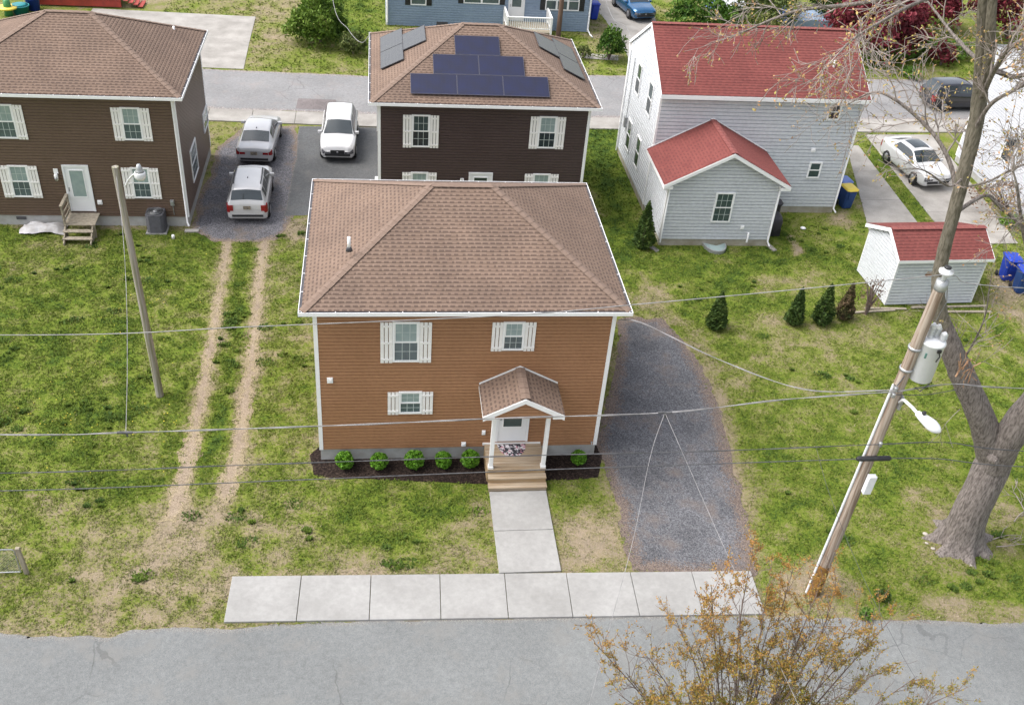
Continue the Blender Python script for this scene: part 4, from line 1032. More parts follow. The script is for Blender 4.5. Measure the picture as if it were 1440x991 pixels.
# ------------------------------------------------------------------ shed
hs = thing('garden_shed', (23.5, 9.12, 0), 'small pale grey shed with red shingle roof and holes punched in its siding', 'shed', rz=rad(2.6))
SW_, SD_, SE_, SR_, SY = 4.05, 2.78, 2.36, 3.12, 1.12
TF = frame((0, 0, 0), (1, 0), (0, -1)); TL = frame((0, 0, 0), (0, 1), (-1, 0)); TR = frame((SW_, 0, 0), (0, 1), (1, 0)); TB = frame((0, SD_, 0), (1, 0), (0, 1))
mb = MB(); siding(mb, TF, 0, SW_, .06, SE_, .15, lap=True); siding(mb, TB, 0, SW_, .06, SE_, .15, lap=True)
a_ = lambda z: max(0, (z-SE_)/(SR_-SE_)*SY); b_ = lambda z: SD_-max(0, (z-SE_)/(SR_-SE_)*(SD_-SY))
for T in (TL, TR): siding(mb, T, a_, b_, .06, SR_-.02, .15, lap=True)
mb.build('siding', 'pale', hs)
mb = MB(); mb.box(.05, SW_-.05, .05, SD_-.05, -.05, .10); mb.build('sill', 'wood_old', hs)
rs = gable_pair(hs, -.14, SW_+.16, SY, -.20, SD_+.2, SE_+.0, SR_+.06, 'x', 'redroof', 'redridge', uo=400)
mb = MB()
for x in (-.155, SW_+.175):
    rake(mb, (x, SY, SR_+.05), (x, -.215, SE_-.01), .17, .03, (1, 0, 0)); rake(mb, (x, SY, SR_+.05), (x, SD_+.215, SE_-.01), .17, .03, (1, 0, 0))
mb.box(-.14, SW_+.16, -.218, -.19, SE_-.13, SE_-.005); mb.box(-.12, SW_+.14, -.189, -.02, SE_-.12, SE_-.10); mb.box(-.14, SW_+.16, SD_+.19, SD_+.218, SE_-.13, SE_-.005)
for x0 in (-.025, SW_-.06):
    for y in (-.025, SD_-.06): mb.box(x0, x0+.085, y, y+.085, .05, SE_-.125)
mb.build('trim', 'white', hs)
for u, z, w, hh in ((1.55, 1.55, .42, .32), (2.50, 1.62, .36, .20)):
    mb = MB(); n = 13; pts = []
    for i in range(n):
        t = i*2*math.pi/n; r_ = .7+.5*R_.random(); pts.append(TF(u+w/2*r_*math.cos(t), .0235, z+hh/2*r_*math.sin(t)))
    mb.add(pts+[p+Vector((0, -.004, 0)) for p in pts], [tuple(range(n, 2*n))]+[(i, (i+1) % n, n+(i+1) % n, n+i) for i in range(n)]); mb.build('siding_hole', 'torn', hs)
# boards and debris along the shed
for i, (x, y, l, rz, lab) in enumerate(((22.6, 8.60, 2.4, .10, 'long grey board lying left of the shed, farthest left'), (26.4, 8.95, 3.6, .05, 'longest pale board lying at the foot of the shed'), (26.7, 8.55, 2.9, .02, 'pale board lying just in front of the longest board'), (23.4, 8.78, 1.9, .02, 'weathered board lying at the front left corner of the shed'))):
    mb = MB(); mb.box(-l/2, l/2, -.06, .06, 0, .05); o = mb.build('board', 'wood_old', loc=(x, y, .02+.01*i), bevel=.005); o.rotation_euler = (0, .01*i, rz); tag(o, lab, 'board', 'boards by the shed')

# ------------------------------------------------------------------ blue house at the top
h5 = thing('blue_house', (2.5, 42.7, 0), 'blue-grey house with black shutters and a white door at the top of the photo', 'house')
W5, D5 = 13.7, 7.5
TF, TB, TL, TR = body(h5, W5, D5, .02, 3.1, 'blue_siding', row=.16)
hip_roof(h5, W5, D5, .45, 3.25, 1.9, 6.5, mat='roof', seed=900)
mb = MB()
for u in (3.35,): mb.box(u, u+.75, .028, .05, .05, .36, TF)
mb.build('basement_vent', 'gutter_in', h5)
def shut5(u0, u1, z0, z1, n=1):
    for i in range(n): window(h5, TF, u0+(u1-u0)*i/n, u0+(u1-u0)*(i+1)/n, z0, z1, hi='pane_hi', lo='pane_lo', grid=None)
    for a in (u0-.36, u1+.01):
        mb = MB(); mb.box(a, a+.35, .02, .05, z0-.02, z1+.02, TF)
        for k in range(9): mb.box(a+.04, a+.31, .051, .06, z0+.05+k*(z1-z0-.1)/9, z0+.05+(k+.6)*(z1-z0-.1)/9, TF)
        mb.build('shutter', 'black', h5)
shut5(1.60, 2.64, 1.42, 2.7); shut5(5.10, 7.5, 1.66, 2.8, 2); shut5(10.6, 12.9, 1.42, 2.7, 3)
door(h5, TF, 8.10, 9.2, .62, 2.75, (8.34, 8.96, 1.55, 2.45, 'pane_lo'))
mb = MB(); mb.tube([(W5-.05, -.1, 3.0), (W5-.05, -.1, .25), (W5+.0, -.7, .1), (W5+.1, -1.2, .08)], .05, 6); mb.build('downspout', 'white', h5)
mb = MB(); mb.tube([(.08, -.1, 3.0), (.08, -.1, .25)], .05, 6); mb.build('downspout', 'white', h5)
dk = thing('porch_deck', (11.6, 42.6, 0), 'wooden front deck with white railings at the white door of the blue house', 'deck')
planks('deck_boards', dk, -1.3, 1.7, -2.2, -.06, .62, 12, 'wood_old')
mb = MB()
for x in (-1.25, 1.65):
    for y in (-2.15, -.15): mb.box(x-.06, x+.06, y-.06, y+.06, 0, 1.6)
    mb.bar((x, -2.15, 1.58), (x, -.15, 1.58), .12, .05); mb.bar((x, -2.15, .85), (x, -.15, .85), .06, .06)
    for k in range(14): y = -2.05+k*.14; mb.box(x-.02, x+.02, y-.02, y+.02, .85, 1.56)
mb.bar((-1.25, -2.15, 1.58), (1.65, -2.15, 1.58), .12, .05); mb.bar((-1.25, -2.15, .85), (1.65, -2.15, .85), .06, .06)
for k in range(20): x = -1.2+k*.14; mb.box(x-.02, x+.02, -2.17, -2.13, .85, 1.56)
mb.build('railing', 'white_paint', dk)
up_ = thing('utility_pole', (13.93, 41.3, 0), 'dark brown utility pole in front of the blue house deck', 'utility pole')
mb = MB(); mb.tube([(0, 0, -.1), (0, 0, 4), (.05, 0, 8)], [.17, .15, .12], 12); mb.build('post', pm('brown_pole', (.16, .10, .07), (.10, .065, .05), 4, .9, .3, stretch=(3, 3, .3)), up_)

# ------------------------------------------------------------------ white house at the right edge
h6 = thing('white_house', (33.75, 12.0, 0), 'white-sided house at the far right edge behind the bare tree', 'house')
W6, D6 = 9.0, 11.6
TF, TB, TL, TR = body(h6, W6, D6, .35, 6.6, 'white_siding', 'block', .13)
gable_pair(h6, -.25, W6+.25, D6/2, -.35, D6+.35, 6.55, 8.7, 'x', 'roof', 'ridge', uo=60)
mb = MB(); siding(mb, TL, lambda z: max(0, (z-6.6)/2.0*D6/2), lambda z: D6-max(0, (z-6.6)/2.0*D6/2), 6.6, 8.55, .13); mb.build('gable_siding', 'white_siding', h6); mb = MB(); siding(mb, TR, lambda z: max(0, (z-6.6)/2.0*D6/2), lambda z: D6-max(0, (z-6.6)/2.0*D6/2), 6.6, 8.55, .13); mb.build('gable_siding', 'white_siding', h6)
window(h6, TL, 6.9, 7.8, 2.0, 3.4, hi='pane_dk', lo='pane_dk', grid=None); window(h6, TL, 3.0, 3.9, 4.2, 5.6, grid=None)
mb = MB(); mb.box(6.8, 7.9, .06, .5, 3.45, 3.5, TL); mb.build('window_awning', 'galv', h6)

# ------------------------------------------------------------------ far garden clutter at the top left
dd = thing('red_picket_deck', (-17.3, 45.3, 0), 'red-stained wooden deck with picket railing at the top left corner', 'deck')
planks('deck_boards', dd, -3.2, 2.6, -1.2, 1.6, .55, 12, 'reddeck')
mb = MB(); mb.box(-3.2, 2.6, -1.26, -1.21, 1.2, 1.3); mb.box(-3.2, 2.6, -1.26, -1.21, .62, .72)
for k in range(42): x = -3.15+k*.138; mb.box(x, x+.07, -1.29, -1.262, .5, 1.38)
mb.box(-3.2, 2.6, -1.25, -1.22, .1, .5); mb.build('railing', 'reddeck', dd)
for i in range(4): planks('step', dd, 2.7+.3*i, 3.0+.3*i, -1.1, .2, .5-.12*i, 2, 'reddeck')
for (px, py, r, hh, m, lab) in ((30, 19, .55, .5, 'teal', 'round teal plastic tub in the clutter beside the red deck'), (48, 14, .45, .75, 'binblue', 'bright blue plastic tub beside the red deck')):
    x, y = at(px, py); t = thing('plastic_tub', (x, y, 0), lab, 'tub')
    mb = MB(); mb.lathe([(r*.8, 0), (r, hh), (r*1.06, hh), (r*1.06, hh+.04), (r*.96, hh+.04), (r*.8, .05)], (0, 0, 0), 16); mb.build('tub', m, t)
    mb = MB(); mb.lathe([(r*.9, hh+.045), (r*.6, hh+.12), (.001, hh+.13)], (0, 0, 0), 16); mb.build('lid', m, t)
x, y = at(13, 22); t = thing('toy_table', (x, y, 0), 'green and yellow plastic play table in the clutter left of the blue tub', 'toy table')
mb = MB(); mb.lathe([(.55, .45), (.6, .5), (.58, .56), (.001, .56)], (0, 0, 0), 18); mb.build('tabletop', 'binyel', t)
mb = MB(); mb.lathe([(.28, 0), (.22, .44), (.24, .57), (.2, .95), (.001, 1.0)], (0, 0, 0), 12); mb.build('pedestal', pm('green_plastic', (.05, .22, .07), None, 3, .5), t)

# ------------------------------------------------------------------ wheelie bins
def bin_(px, label, bodym, lidm, rz=0, group=None, sc_=1.0, loc=None):
    x, y = loc or at(*px)
    t = thing('wheelie_bin', (x, y, 0), label, 'bin', rz, group); t.scale = (sc_,)*3
    mb = MB(); lv = [(.0, .22, .25), (.1, .235, .27), (.55, .265, .31), (.9, .285, .345), (.905, .305, .365), (.96, .305, .365)]
    vs = []
    for z, a, b in lv:
        c = .06
        vs += [(a-c, -b, z), (a, -b+c, z), (a, b-c, z), (a-c, b, z), (-a+c, b, z), (-a, b-c, z), (-a, -b+c, z), (-a+c, -b, z)]
    mb.add([(p[0], p[1], p[2]+.05) for p in vs], [(i*8+k, i*8+(k+1) % 8, (i+1)*8+(k+1) % 8, (i+1)*8+k) for i in range(len(lv)-1) for k in range(8)]+[tuple(range(8))[::-1]])
    mb.box(-.16, .16, -.37, -.34, .55, .95); mb.build('body', bodym, t, bevel=.01)
    mb = MB(); vs = []
    for z, s in ((1.012, 1.05), (1.05, 1.05), (1.10, .86), (1.12, .5)):
        a, b = .30*s, .37*s; c = .06*s
        vs += [(a-c, -b, z), (a, -b+c, z), (a, b-c, z), (a-c, b, z), (-a+c, b, z), (-a, b-c, z), (-a, -b+c, z), (-a+c, -b, z)]
    mb.add(vs, [(i*8+k, i*8+(k+1) % 8, (i+1)*8+(k+1) % 8, (i+1)*8+k) for i in range(3) for k in range(8)]+[tuple(range(24, 32)), tuple(range(8))[::-1]])
    mb.box(-.2, .2, -.43, -.385, 1.015, 1.045); mb.build('lid', lidm, t)
    mb = MB(); mb.tube([(-.24, .44, .98), (.24, .44, .98)], .018, 8); mb.box(-.26, -.22, .36, .45, .95, 1.0); mb.box(.22, .26, .36, .45, .95, 1.0); mb.build('handle', bodym, t)
    for s in (-1, 1):
        mb = MB(); mb.lathe([(.10, -.03), (.115, -.015), (.115, .015), (.10, .03)], (0, 0, 0), 14, axis='x'); o = mb.build('wheel', 'tyre', t, loc=(s*.29, .27, .115))
    return t
b1 = bin_((1187, 291), 'navy bin with yellow lid at the corner of the pale house', 'binnavy', 'binyel', rad(8), sc_=1.05)
mb = MB(); mb.lathe([(.085, 0), (.085, .006)], (0, 0, 0), 14, axis='y'); mb.build('emblem', 'white', b1, loc=(.02, -.345, .72))
bin_((1187, 276), 'blue bin with periwinkle lid behind the yellow-lidded bin', 'binblue', 'binlid', rad(8), loc=(25.25, 18.95))
g_ = 'blue bins at the right edge'
bin_(0, 'bright blue bin standing on bare dirt, left of the pair at the right edge', 'binblue', 'binblue', rad(-8), g_, 1.1, (30.25, 11.3)); bin_(0, 'darker navy bin cut off by the right edge of the photo', 'binnavy', 'binblue', rad(-8), g_, 1.1, (30.35, 10.25))
bin_(0, 'charcoal bin with lid standing upright between extension and pale house', 'bindark', 'bindark', rad(90), None, 1.12, (20.55, 16.3))
bin_((832, 24), 'blue bin at the right end of the blue house', 'binblue', 'binblue', rad(5), None, 1.1, (17.05, 45.5))
# covered grill
t = thing('covered_grill', (20.42, 15.35, 0), 'low black covered grill standing against the side of the pale extension', 'grill')
mb = MB(); vs = []; lv = [(0, .30, .36), (.45, .34, .40), (.75, .36, .44), (.95, .30, .40), (1.05, .16, .30)]
for z, a, b in lv:
    for k in range(16):
        an = k*math.pi/8; vs.append((a*math.copysign(abs(math.cos(an))**.6, math.cos(an))*(1+.06*math.sin(5*an)), b*math.copysign(abs(math.sin(an))**.6, math.sin(an)), z))
mb.add(vs, [(i*16+k, i*16+(k+1) % 16, (i+1)*16+(k+1) % 16, (i+1)*16+k) for i in range(len(lv)-1) for k in range(16)]+[tuple(range(64, 80))], True); mb.build('cover', 'bindark', t)
mb = MB(); mb.box(-.3, .3, -.38, .38, .01, .42); mb.build('cabinet', 'black', t, bevel=.02)
mb = MB(); mb.lathe([(.12, 0), (.14, .03), (.09, .06), (.001, .065)], (0, 0, 0), 9); o = mb.build('paper_scrap', 'white', loc=(*at(1129, 322), .03)); tag(o, 'small white scrap of litter in the grass right of the pale extension', 'litter')
# small far boats / tarps behind the red roof
for (px, py, w_x, lab, m) in ((1135, 40, 3.2, 'pale blue tarpaulin-covered trailer behind the red roof', 'blue_siding'), (1022, 25, 2.2, 'grey and blue covered trailer at the top behind the shrubs', 'white_siding')):
    x, y = at(px, py); t = thing('covered_trailer', (x, y, 0), lab, 'trailer')
    mb = MB(); vs = []
    prof = [(-.5, .3), (-.5, .7), (-.25, .95), (0, 1.05), (.25, .95), (.5, .7), (.5, .3)]
    for i in range(7):
        u = -w_x/2+w_x*i/6; k = 1-.12*abs(i-3)/3
        vs += [(u, a*1.8, .3+(b-.3)*k*1.4+.05*R_.random()) for a, b in prof]
    mb.add(vs, [(i*7+j, i*7+j+1, (i+1)*7+j+1, (i+1)*7+j) for i in range(6) for j in range(6)]+[tuple(range(7)), tuple(range(42, 49))]); mb.build('cover', m, t)
    mb = MB(); mb.box(-w_x/2-.5, -w_x/2+.1, -.9, .9, .5, 1.35); mb.build('blue_tarpaulin', 'binlid', t, bevel=.15)
    for s in (-1, 1):
        mb = MB(); mb.lathe([(.25, -.09), (.3, -.05), (.3, .05), (.25, .09)], (0, 0, 0), 14, axis='y'); mb.build('wheel', 'tyre', t, loc=(0, s*.8, .3))
# chain link gate at the left edge
x0, y0 = at(38, 806)
t = thing('chain_link_gate', (x0, y0, 0), 'grey chain-link gate on a short weathered post at the left edge', 'gate')
mb = MB(); mb.box(-.06, .06, -.05, .05, -.05, 1.05, T=lambda x, y, z: Vector((x-.05*z, y, z))); mb.build('post', 'wood_old', t, bevel=.015)
mb = MB(); mb.tube([(-.15, 0, .08), (-.15, 0, .93), (-.22, 0, 1.0), (-2.2, 0, 1.0)], .02, 8); mb.tube([(-2.2, 0, .08), (-.15, 0, .08)], .02, 8); mb.tube([(-2.2, 0, .08), (-2.2, 0, 1.0)], .02, 8); mb.build('gate_frame', 'galv', t)
mb = MB()
for k in range(-12, 30):
    for s in (1, -1):
        a = -2.2+k*.075 if s > 0 else -2.2+k*.075+.92
        p = (max(-2.2, min(-.15, a)), .08+(max(-2.2, min(-.15, a))-a)*s); q = a+s*.92
        q2 = max(-2.2, min(-.15, q)); p1 = p[1]; q1 = .08+(q2-a)*s
        if abs(q2-p[0]) > .03: mb.tube([(p[0], .004*s, p1), (q2, .004*s, q1)], .003, 3, cap=False)
mb.build('wire_mesh', 'galv', t)
# ------------------------------------------------------------------ vehicles
def cr(a, b, c, d, t): return .5*((2*b)+(c-a)*t+(2*a-5*b+4*c-d)*t*t+(3*b-a-3*c+d)*t**3)
def make_car(st, wheels, wr, paint, loc, rz, label, front_is='y', rails=False, sunroof=False, antenna=False, lower=True, ws=(6, 7), rw=(3, 4), sw=(3.5, 6.6), tail=None, head=None, plate_=None, glass_v=5.25, group=None, grille=False, roofmat=None, tailw=(1.9, 3.4), pillars=(), tlx=.42, tlz=.68, tbox=None):
    """st: stations rear to front: y, half width, bottom, belt, top, roof half-width factor"""
    t = thing('parked_car', loc, label, 'car', rz, group)
    G = []
    for (y, hw, zb, zl, zt, k) in st:
        G.append([(hw*.86, zb), (hw*.965, zb+.09), (hw, zb+(zl-zb)*.52), (hw*.985, zl-.05), (hw*.93, zl+.025*(1 if zt-zl > .2 else 0)), (hw*k, zl+(zt-zl)*.87), (hw*k*.80, zt-.012), (0, zt+.022)])
    ns = len(st)
    def S(s, v, side=1, off=0):
        def P_(s, v):
            s = max(0, min(ns-1.0001, s)); i = int(s); f = s-i
            v = max(0, min(6.9999, v)); j = int(v); g = v-j
            def row(q):
                q = max(0, min(ns-1, q))
                pj = [G[q][max(0, min(7, j+m))] for m in (-1, 0, 1, 2)]
                x = pj[1][0]*(1-g)+pj[2][0]*g; z = pj[1][1]*(1-g)+pj[2][1]*g
                xs = cr(*[p[0] for p in pj], g) if j < 6 else cr(pj[0][0], pj[1][0], pj[2][0], -pj[1][0], g); zs = cr(*[p[1] for p in pj], g) if j < 6 else cr(pj[0][1], pj[1][1], pj[2][1], pj[1][1], g)
                return (x*.4+xs*.6, z*.4+zs*.6, st[q][0])
            rows = [row(i+m) for m in (-1, 0, 1, 2)]
            r = []
            for c_ in range(3):
                lin = rows[1][c_]*(1-f)+rows[2][c_]*f
                r.append(lin*.45+.55*cr(*[q[c_] for q in rows], f))
            return Vector((r[0], r[2], r[1]))
        p = P_(s, v)
        if off:
            e = .04
            n = (P_(s, min(7, v+e))-P_(s, v-e)).cross(P_(s+e, v)-P_(s-e, v))
            if n.length > 1e-9:
                n.normalize()
                if n.dot(p-Vector((0, p.y, .6))) < 0: n = -n
                p = p+n*off
        return Vector((p.x*side, p.y, p.z))
    NU, NV = (ns-1)*5, 21
    mb = MB()
    for side in (1, -1):
        vs = [S(i/5, 7*j/NV, side) for i in range(NU+1) for j in range(NV+1)]
        fs = [(i*(NV+1)+j, (i+1)*(NV+1)+j, (i+1)*(NV+1)+j+1, i*(NV+1)+j+1)[::side] for i in range(NU) for j in range(NV)]
        mb.add(vs, fs, True)
    for i in (0, NU):      # end faces
        ring = [S(i/5, 7*j/NV, 1) for j in range(NV+1)]+[S(i/5, 7*j/NV, -1) for j in range(NV, -1, -1)]
        mb.add(ring, [tuple(range(len(ring)))])
    mb.add([S(i/5, 0, 1) for i in range(NU+1)]+[S(i/5, 0, -1) for i in range(NU+1)], [(i, i+1, NU+2+i, NU+1+i) for i in range(NU)])
    o = mb.build('body', paint, t)
    md = o.modifiers.new('weld', 'WELD'); md.merge_threshold = .002
    def patch(name, mat, s0, s1, v0, v1, off=.010, sides=(1,), across=False, nu=8, nv=6, par=t, taper=0, extra=None):
        mb = MB()
        if extra: mb.box(*extra)
        for sd in sides:
            vs = []
            if across: cols = [(v0+(v1-v0)*j/nv, 1) for j in range(nv+1)]+[(v1-(v1-v0)*j/nv, -1) for j in range(1, nv+1)]
            else: cols = [(v0+(v1-v0)*j/nv, sd) for j in range(nv+1)]
            n = len(cols)
            for i in range(nu+1):
                for (v, q) in cols:
                    f = i/nu
                    if taper: f = .5+(f-.5)*(1-taper*((v-v0)/(v1-v0)))
                    vs.append(S(s0+(s1-s0)*f, v, q, off))
            fs = [(i*n+j, (i+1)*n+j, (i+1)*n+j+1, i*n+j+1) for i in range(nu) for j in range(n-1)]
            mb.add(vs, fs, True)
        return mb.build(name, mat, par)
    patch('windscreen', 'carglass', ws[0], ws[1], glass_v, 7, across=True)
    patch('rear_window', 'carglass', rw[0], rw[1], glass_v, 7, across=True)
    for sd in (1, -1):
        cut = [sw[0], *pillars, sw[1]]
        for a, b in zip(cut, cut[1:]): patch('side_window', 'carglass', a+.03, b-.03, 4.18, 4.92, .008, (sd,), taper=.25 if len(cut) == 2 else .12)
    if tail:
        for sd in (1, -1): patch('tail_light', 'lampred', .05, tail[1], tailw[0], tailw[1], .012, (sd,), extra=(min(sd*tbox[0], sd*tbox[1]), max(sd*tbox[0], sd*tbox[1]), *tbox[2:]) if tbox else (min(sd*tlx, sd*st[0][1]*.97), max(sd*tlx, sd*st[0][1]*.97), st[0][0]-.014, st[0][0]+.02, tlz, st[0][3]-.01))
    if head:
        for sd in (1, -1): patch('headlight', 'lampdark', 10.0, 10.96, 2.0, 3.7, .012, (sd,), extra=(min(sd*st[-1][1]*.62, sd*st[-1][1]*.99), max(sd*st[-1][1]*.62, sd*st[-1][1]*.99), st[-1][0]-.02, st[-1][0]+.012, st[-1][3]-.07, st[-1][3]+.03))
    if sunroof: patch('sunroof', 'carglass', sunroof[0], sunroof[1], 6.15, 7, .008, across=True)
    yr, yf = st[0][0], st[-1][0]
    zb = st[0][2]
    mb = MB(); hw = st[1][1]*.80
    mb.box(-hw, hw, yr-.02, yr+.05, zb-.10, zb+.01); mb.build('rear_bumper_trim', 'trimdark', t, bevel=.02)
    mb = MB(); hw = st[-2][1]*.80
    mb.box(-hw, hw, yf-.05, yf+.02, zb-.10, zb+.04); mb.build('front_bumper_trim', 'trimdark', t, bevel=.02)
    if grille:
        mb = MB(); z0, z1 = grille; hw = st[-1][1]*.60
        mb.box(-hw, hw, yf-.03, yf+.022, z0, z1); g_ = mb.build('grille', 'trimdark', t, bevel=.02)
        mb = MB(); mb.lathe([(.05, yf+.0225), (.05, yf+.032)], (0, 0, 0), 10, axis='y')
        o = mb.build('badge', 'rim', g_, loc=(0, 0, (z0+z1)/2))
    if plate_:
        mb = MB(); mb.box(-.16, .16, yr-.03, yr-.012, plate_-.08, plate_+.08); mb.build('number_plate', 'plate', t)
    for y in wheels:
        i = min(range(ns), key=lambda q: abs(st[q][0]-y)); hw = st[i][1]
        for sd in (1, -1):
            w = MB(); w.lathe([(wr*.62, -.11), (wr*.95, -.105), (wr, -.07), (wr, .07), (wr*.95, .105), (wr*.62, .11)], (0, 0, 0), 20, axis='x')
            wo = w.build('wheel', 'tyre', t, loc=(sd*(hw-.085), y, wr))
            q = MB(); q.lathe([(wr*.60, .0), (wr*.58, .02), (wr*.1, .028), (.001, .03)], (0, 0, 0), 20, axis='x')
            for k in range(5):
                a = k*2*math.pi/5; q.bar((.034, 0, 0), (.030, wr*.56*math.cos(a), wr*.56*math.sin(a)), .05, .012, (1, 0, 0))
            ro = q.build('rim', 'rim', wo); ro.location = (sd*.093, 0, 0)
            if sd < 0: ro.rotation_euler = (0, 0, math.pi)
            q = MB(); q.lathe([(wr*1.17, -.02), (wr*1.17, .004), (wr*.5, .005)], (0, 0, 0), 20, axis='x'); a_ = q.build('wheel_arch', 'trimdark', t, loc=(sd*(hw-.012), y, wr+.01))
    for sd in (1, -1):
        p = S(ws[1]-.35, 4.0, sd)
        mb = MB(); mb.box(p.x-.02 if sd > 0 else p.x-.20, p.x+.20 if sd > 0 else p.x+.02, p.y-.07, p.y+.05, p.z-.03, p.z+.12); mb.build('mirror', paint, t, bevel=.035)
    if rails:
        for sd in (1, -1):
            mb = MB(); mb.tube([S(rails[0], 5.6, sd, .0), S(rails[0]+.15, 5.6, sd, .045)]+[S(rails[0]+(rails[1]-rails[0])*k/6, 5.6, sd, .05) for k in range(1, 6)]+[S(rails[1], 5.6, sd, .0)], .026, 6); mb.build('roof_rail', 'trimdark', t)
    if antenna:
        p = S(antenna, 7, 1); mb = MB(); mb.add([(-.03, p.y-.09, p.z-.01), (.03, p.y-.09, p.z-.01), (0, p.y+.1, p.z-.01), (0, p.y-.08, p.z+.07)], [(0, 1, 3), (1, 2, 3), (2, 0, 3)]); mb.build('antenna', 'trimdark', t)
    return t
SUV = [(-2.13, .74, .50, .74, .78, .86), (-2.09, .85, .33, .90, .98, .85), (-2.02, .88, .25, 1.04, 1.14, .82), (-1.80, .89, .22, 1.07, 1.54, .73), (-1.52, .89, .22, 1.07, 1.64, .73), (-.5, .89, .22, 1.04, 1.67, .73), (.30, .89, .22, 1.01, 1.63, .71), (1.08, .89, .22, .99, 1.08, .84), (1.30, .88, .22, .97, 1.04, .84), (1.80, .855, .23, .87, .97, .78), (2.03, .78, .28, .76, .87, .74), (2.13, .58, .40, .60, .66, .8)]
SEDAN = [(-2.32, .70, .48, .80, .84, .86), (-2.28, .83, .32, .88, .98, .85), (-2.15, .87, .25, .93, 1.03, .84), (-1.75, .88, .21, .94, 1.06, .80), (-.95, .89, .21, .94, 1.38, .72), (-.3, .89, .21, .93, 1.44, .72), (.35, .89, .21, .92, 1.40, .70), (1.20, .89, .21, .90, .99, .83), (1.40, .88, .21, .87, .95, .83), (1.95, .85, .22, .76, .84, .79), (2.22, .78, .27, .66, .74, .77), (2.31, .62, .38, .56, .60, .8)]
SED2 = [(-2.36, .74, .50, .84, .90, .86), (-2.30, .86, .33, .93, 1.05, .85), (-2.15, .90, .25, .98, 1.10, .84), (-1.80, .92, .21, .98, 1.14, .80), (-1.05, .92, .21, .96, 1.39, .70), (-.35, .92, .21, .95, 1.44, .71), (.30, .92, .21, .93, 1.40, .69), (1.15, .92, .21, .91, 1.01, .83), (1.40, .91, .21, .89, .98, .83), (1.98, .88, .22, .84, .93, .78), (2.26, .81, .28, .75, .84, .76), (2.37, .62, .40, .64, .69, .8)]
make_car(SUV, (-1.28, 1.27), .335, 'silver2', (-3.88, 17.72, .01), rad(1), 'silver compact SUV with red tail lights parked on the gravel nearest the lawn', rails=(4.2, 6.0), tail=(.55, 2.2), plate_=.86, antenna=4.7, ws=(6.12, 6.92), rw=(2.10, 3.05), sw=(3.4, 6.75), pillars=(4.2, 5.0), tailw=(2.0, 4.0), tbox=(.60, .80, -2.145, -2.0, .70, .96))
make_car(SEDAN, (-1.35, 1.35), .32, 'silver', (-4.00, 23.62, .01), rad(-2), 'silver four-door saloon parked beyond the silver SUV, seen from behind', tail=(.45, 1.9), plate_=.74, antenna=4.2, ws=(6.12, 6.92), rw=(3.1, 3.9), sw=(3.75, 6.7), pillars=(5.0,), tailw=(2.2, 3.6))
SUV2 = [(y*1.03, hw*1.0, zb, zl, zt*.985, k) for (y, hw, zb, zl, zt, k) in SUV]
make_car(SUV2, (-1.32, 1.30), .34, 'carwhite', (-.05, 24.05, .016), rad(180-1), 'white SUV facing the camera on the dark asphalt parking strip', tail=(.55, 2.2), head=(9.2, 10.8, 2.3, 4.2), ws=(6.12, 6.92), rw=(2.08, 3.45), sw=(3.6, 6.75), pillars=(5.0,), grille=(.52, .72), glass_v=5.2)
wc = make_car(SED2, (-1.38, 1.38), .335, 'carwhite', (30.50, 21.95, .04), rad(180+8), 'white car with a dark glass roof panel on the long concrete driveway', tail=(.5, 2), head=(9.0, 10.6, 2.4, 4.1), ws=(6.1, 6.92), rw=(3.1, 3.9), sw=(3.8, 6.7), sunroof=(4.2, 5.8), grille=(.42, .54))
wc.scale = (1, .93, 1.07)
make_car(SED2, (-1.38, 1.38), .345, 'carblue', (20.25, 47.35, .03), rad(180+11), 'metallic blue coupe parked in the driveway at the top', tail=(.5, 2), head=(9.6, 10.6, 2.6, 3.8), ws=(6.1, 6.92), rw=(3.1, 3.9), sw=(3.8, 6.7), grille=(.50, .66))
make_car(SUV, (-1.28, 1.27), .335, 'carblack', (37.5, 31.4, .01), rad(-86), 'black SUV parked at the kerb of the rear street behind bare branches', tail=(.55, 2.2), ws=(6.12, 6.92), rw=(2.08, 3.45), sw=(3.6, 6.75), pillars=(5.0,), tailw=(2.0, 4.2), tbox=(.60, .80, -2.145, -2.0, .70, .96))

# ------------------------------------------------------------------ poles
PB = (14.73, -6.25)
up = thing('utility_pole', (*PB, 0), 'tall weathered wooden utility pole with transformer and street light beside the right lawn', 'utility pole')
lean = .035
ax = lambda z, dx=0, dy=0: Vector((lean*z+dx, dy, z))
mb = MB(); n = 24; mb.tube([ax(-.1), ax(.6), ax(2), ax(5), ax(8), ax(11.0)], [.205, .19, .18, .165, .145, .13], 16, lump=.05); mb.build('post', 'pole', up)
mb = MB(); mb.tube([ax(.0), ax(.35), ax(.9), ax(1.25)], [.222, .214, .206, .196], 14, lump=.08); mb.build('rotten_base', 'rot', up)
mb = MB(); mb.tube([ax(.02, -.22, -.02), ax(3, -.20, -.02), ax(7.9, -.175, -.02)], .038, 8); mb.build('conduit', 'transformer', up)
mb = MB(); mb.lathe([(.06, 11.0), (.06, 11.12), (.11, 11.16), (.175, 11.22), (.175, 11.27), (.09, 11.30), (.09, 11.34)], (lean*11, 0, 0), 16); ins = mb.build('insulator', 'porcelain', up)
mb = MB(); mb.lathe([(.085, 11.341), (.085, 11.38), (.04, 11.40)], (lean*11, 0, 0), 12); mb.build('insulator_cap', 'black', ins)
mb = MB(); mb.lathe([(.145, 10.75), (.15, 10.8), (.15, 11.0), (.06, 11.02)], (lean*11-.0, 0, 0), 14); mb.build('pole_top_cap', 'galv', up)
TX = Vector((.72, -.02, 0)); tz0, tz1 = 8.12, 9.22
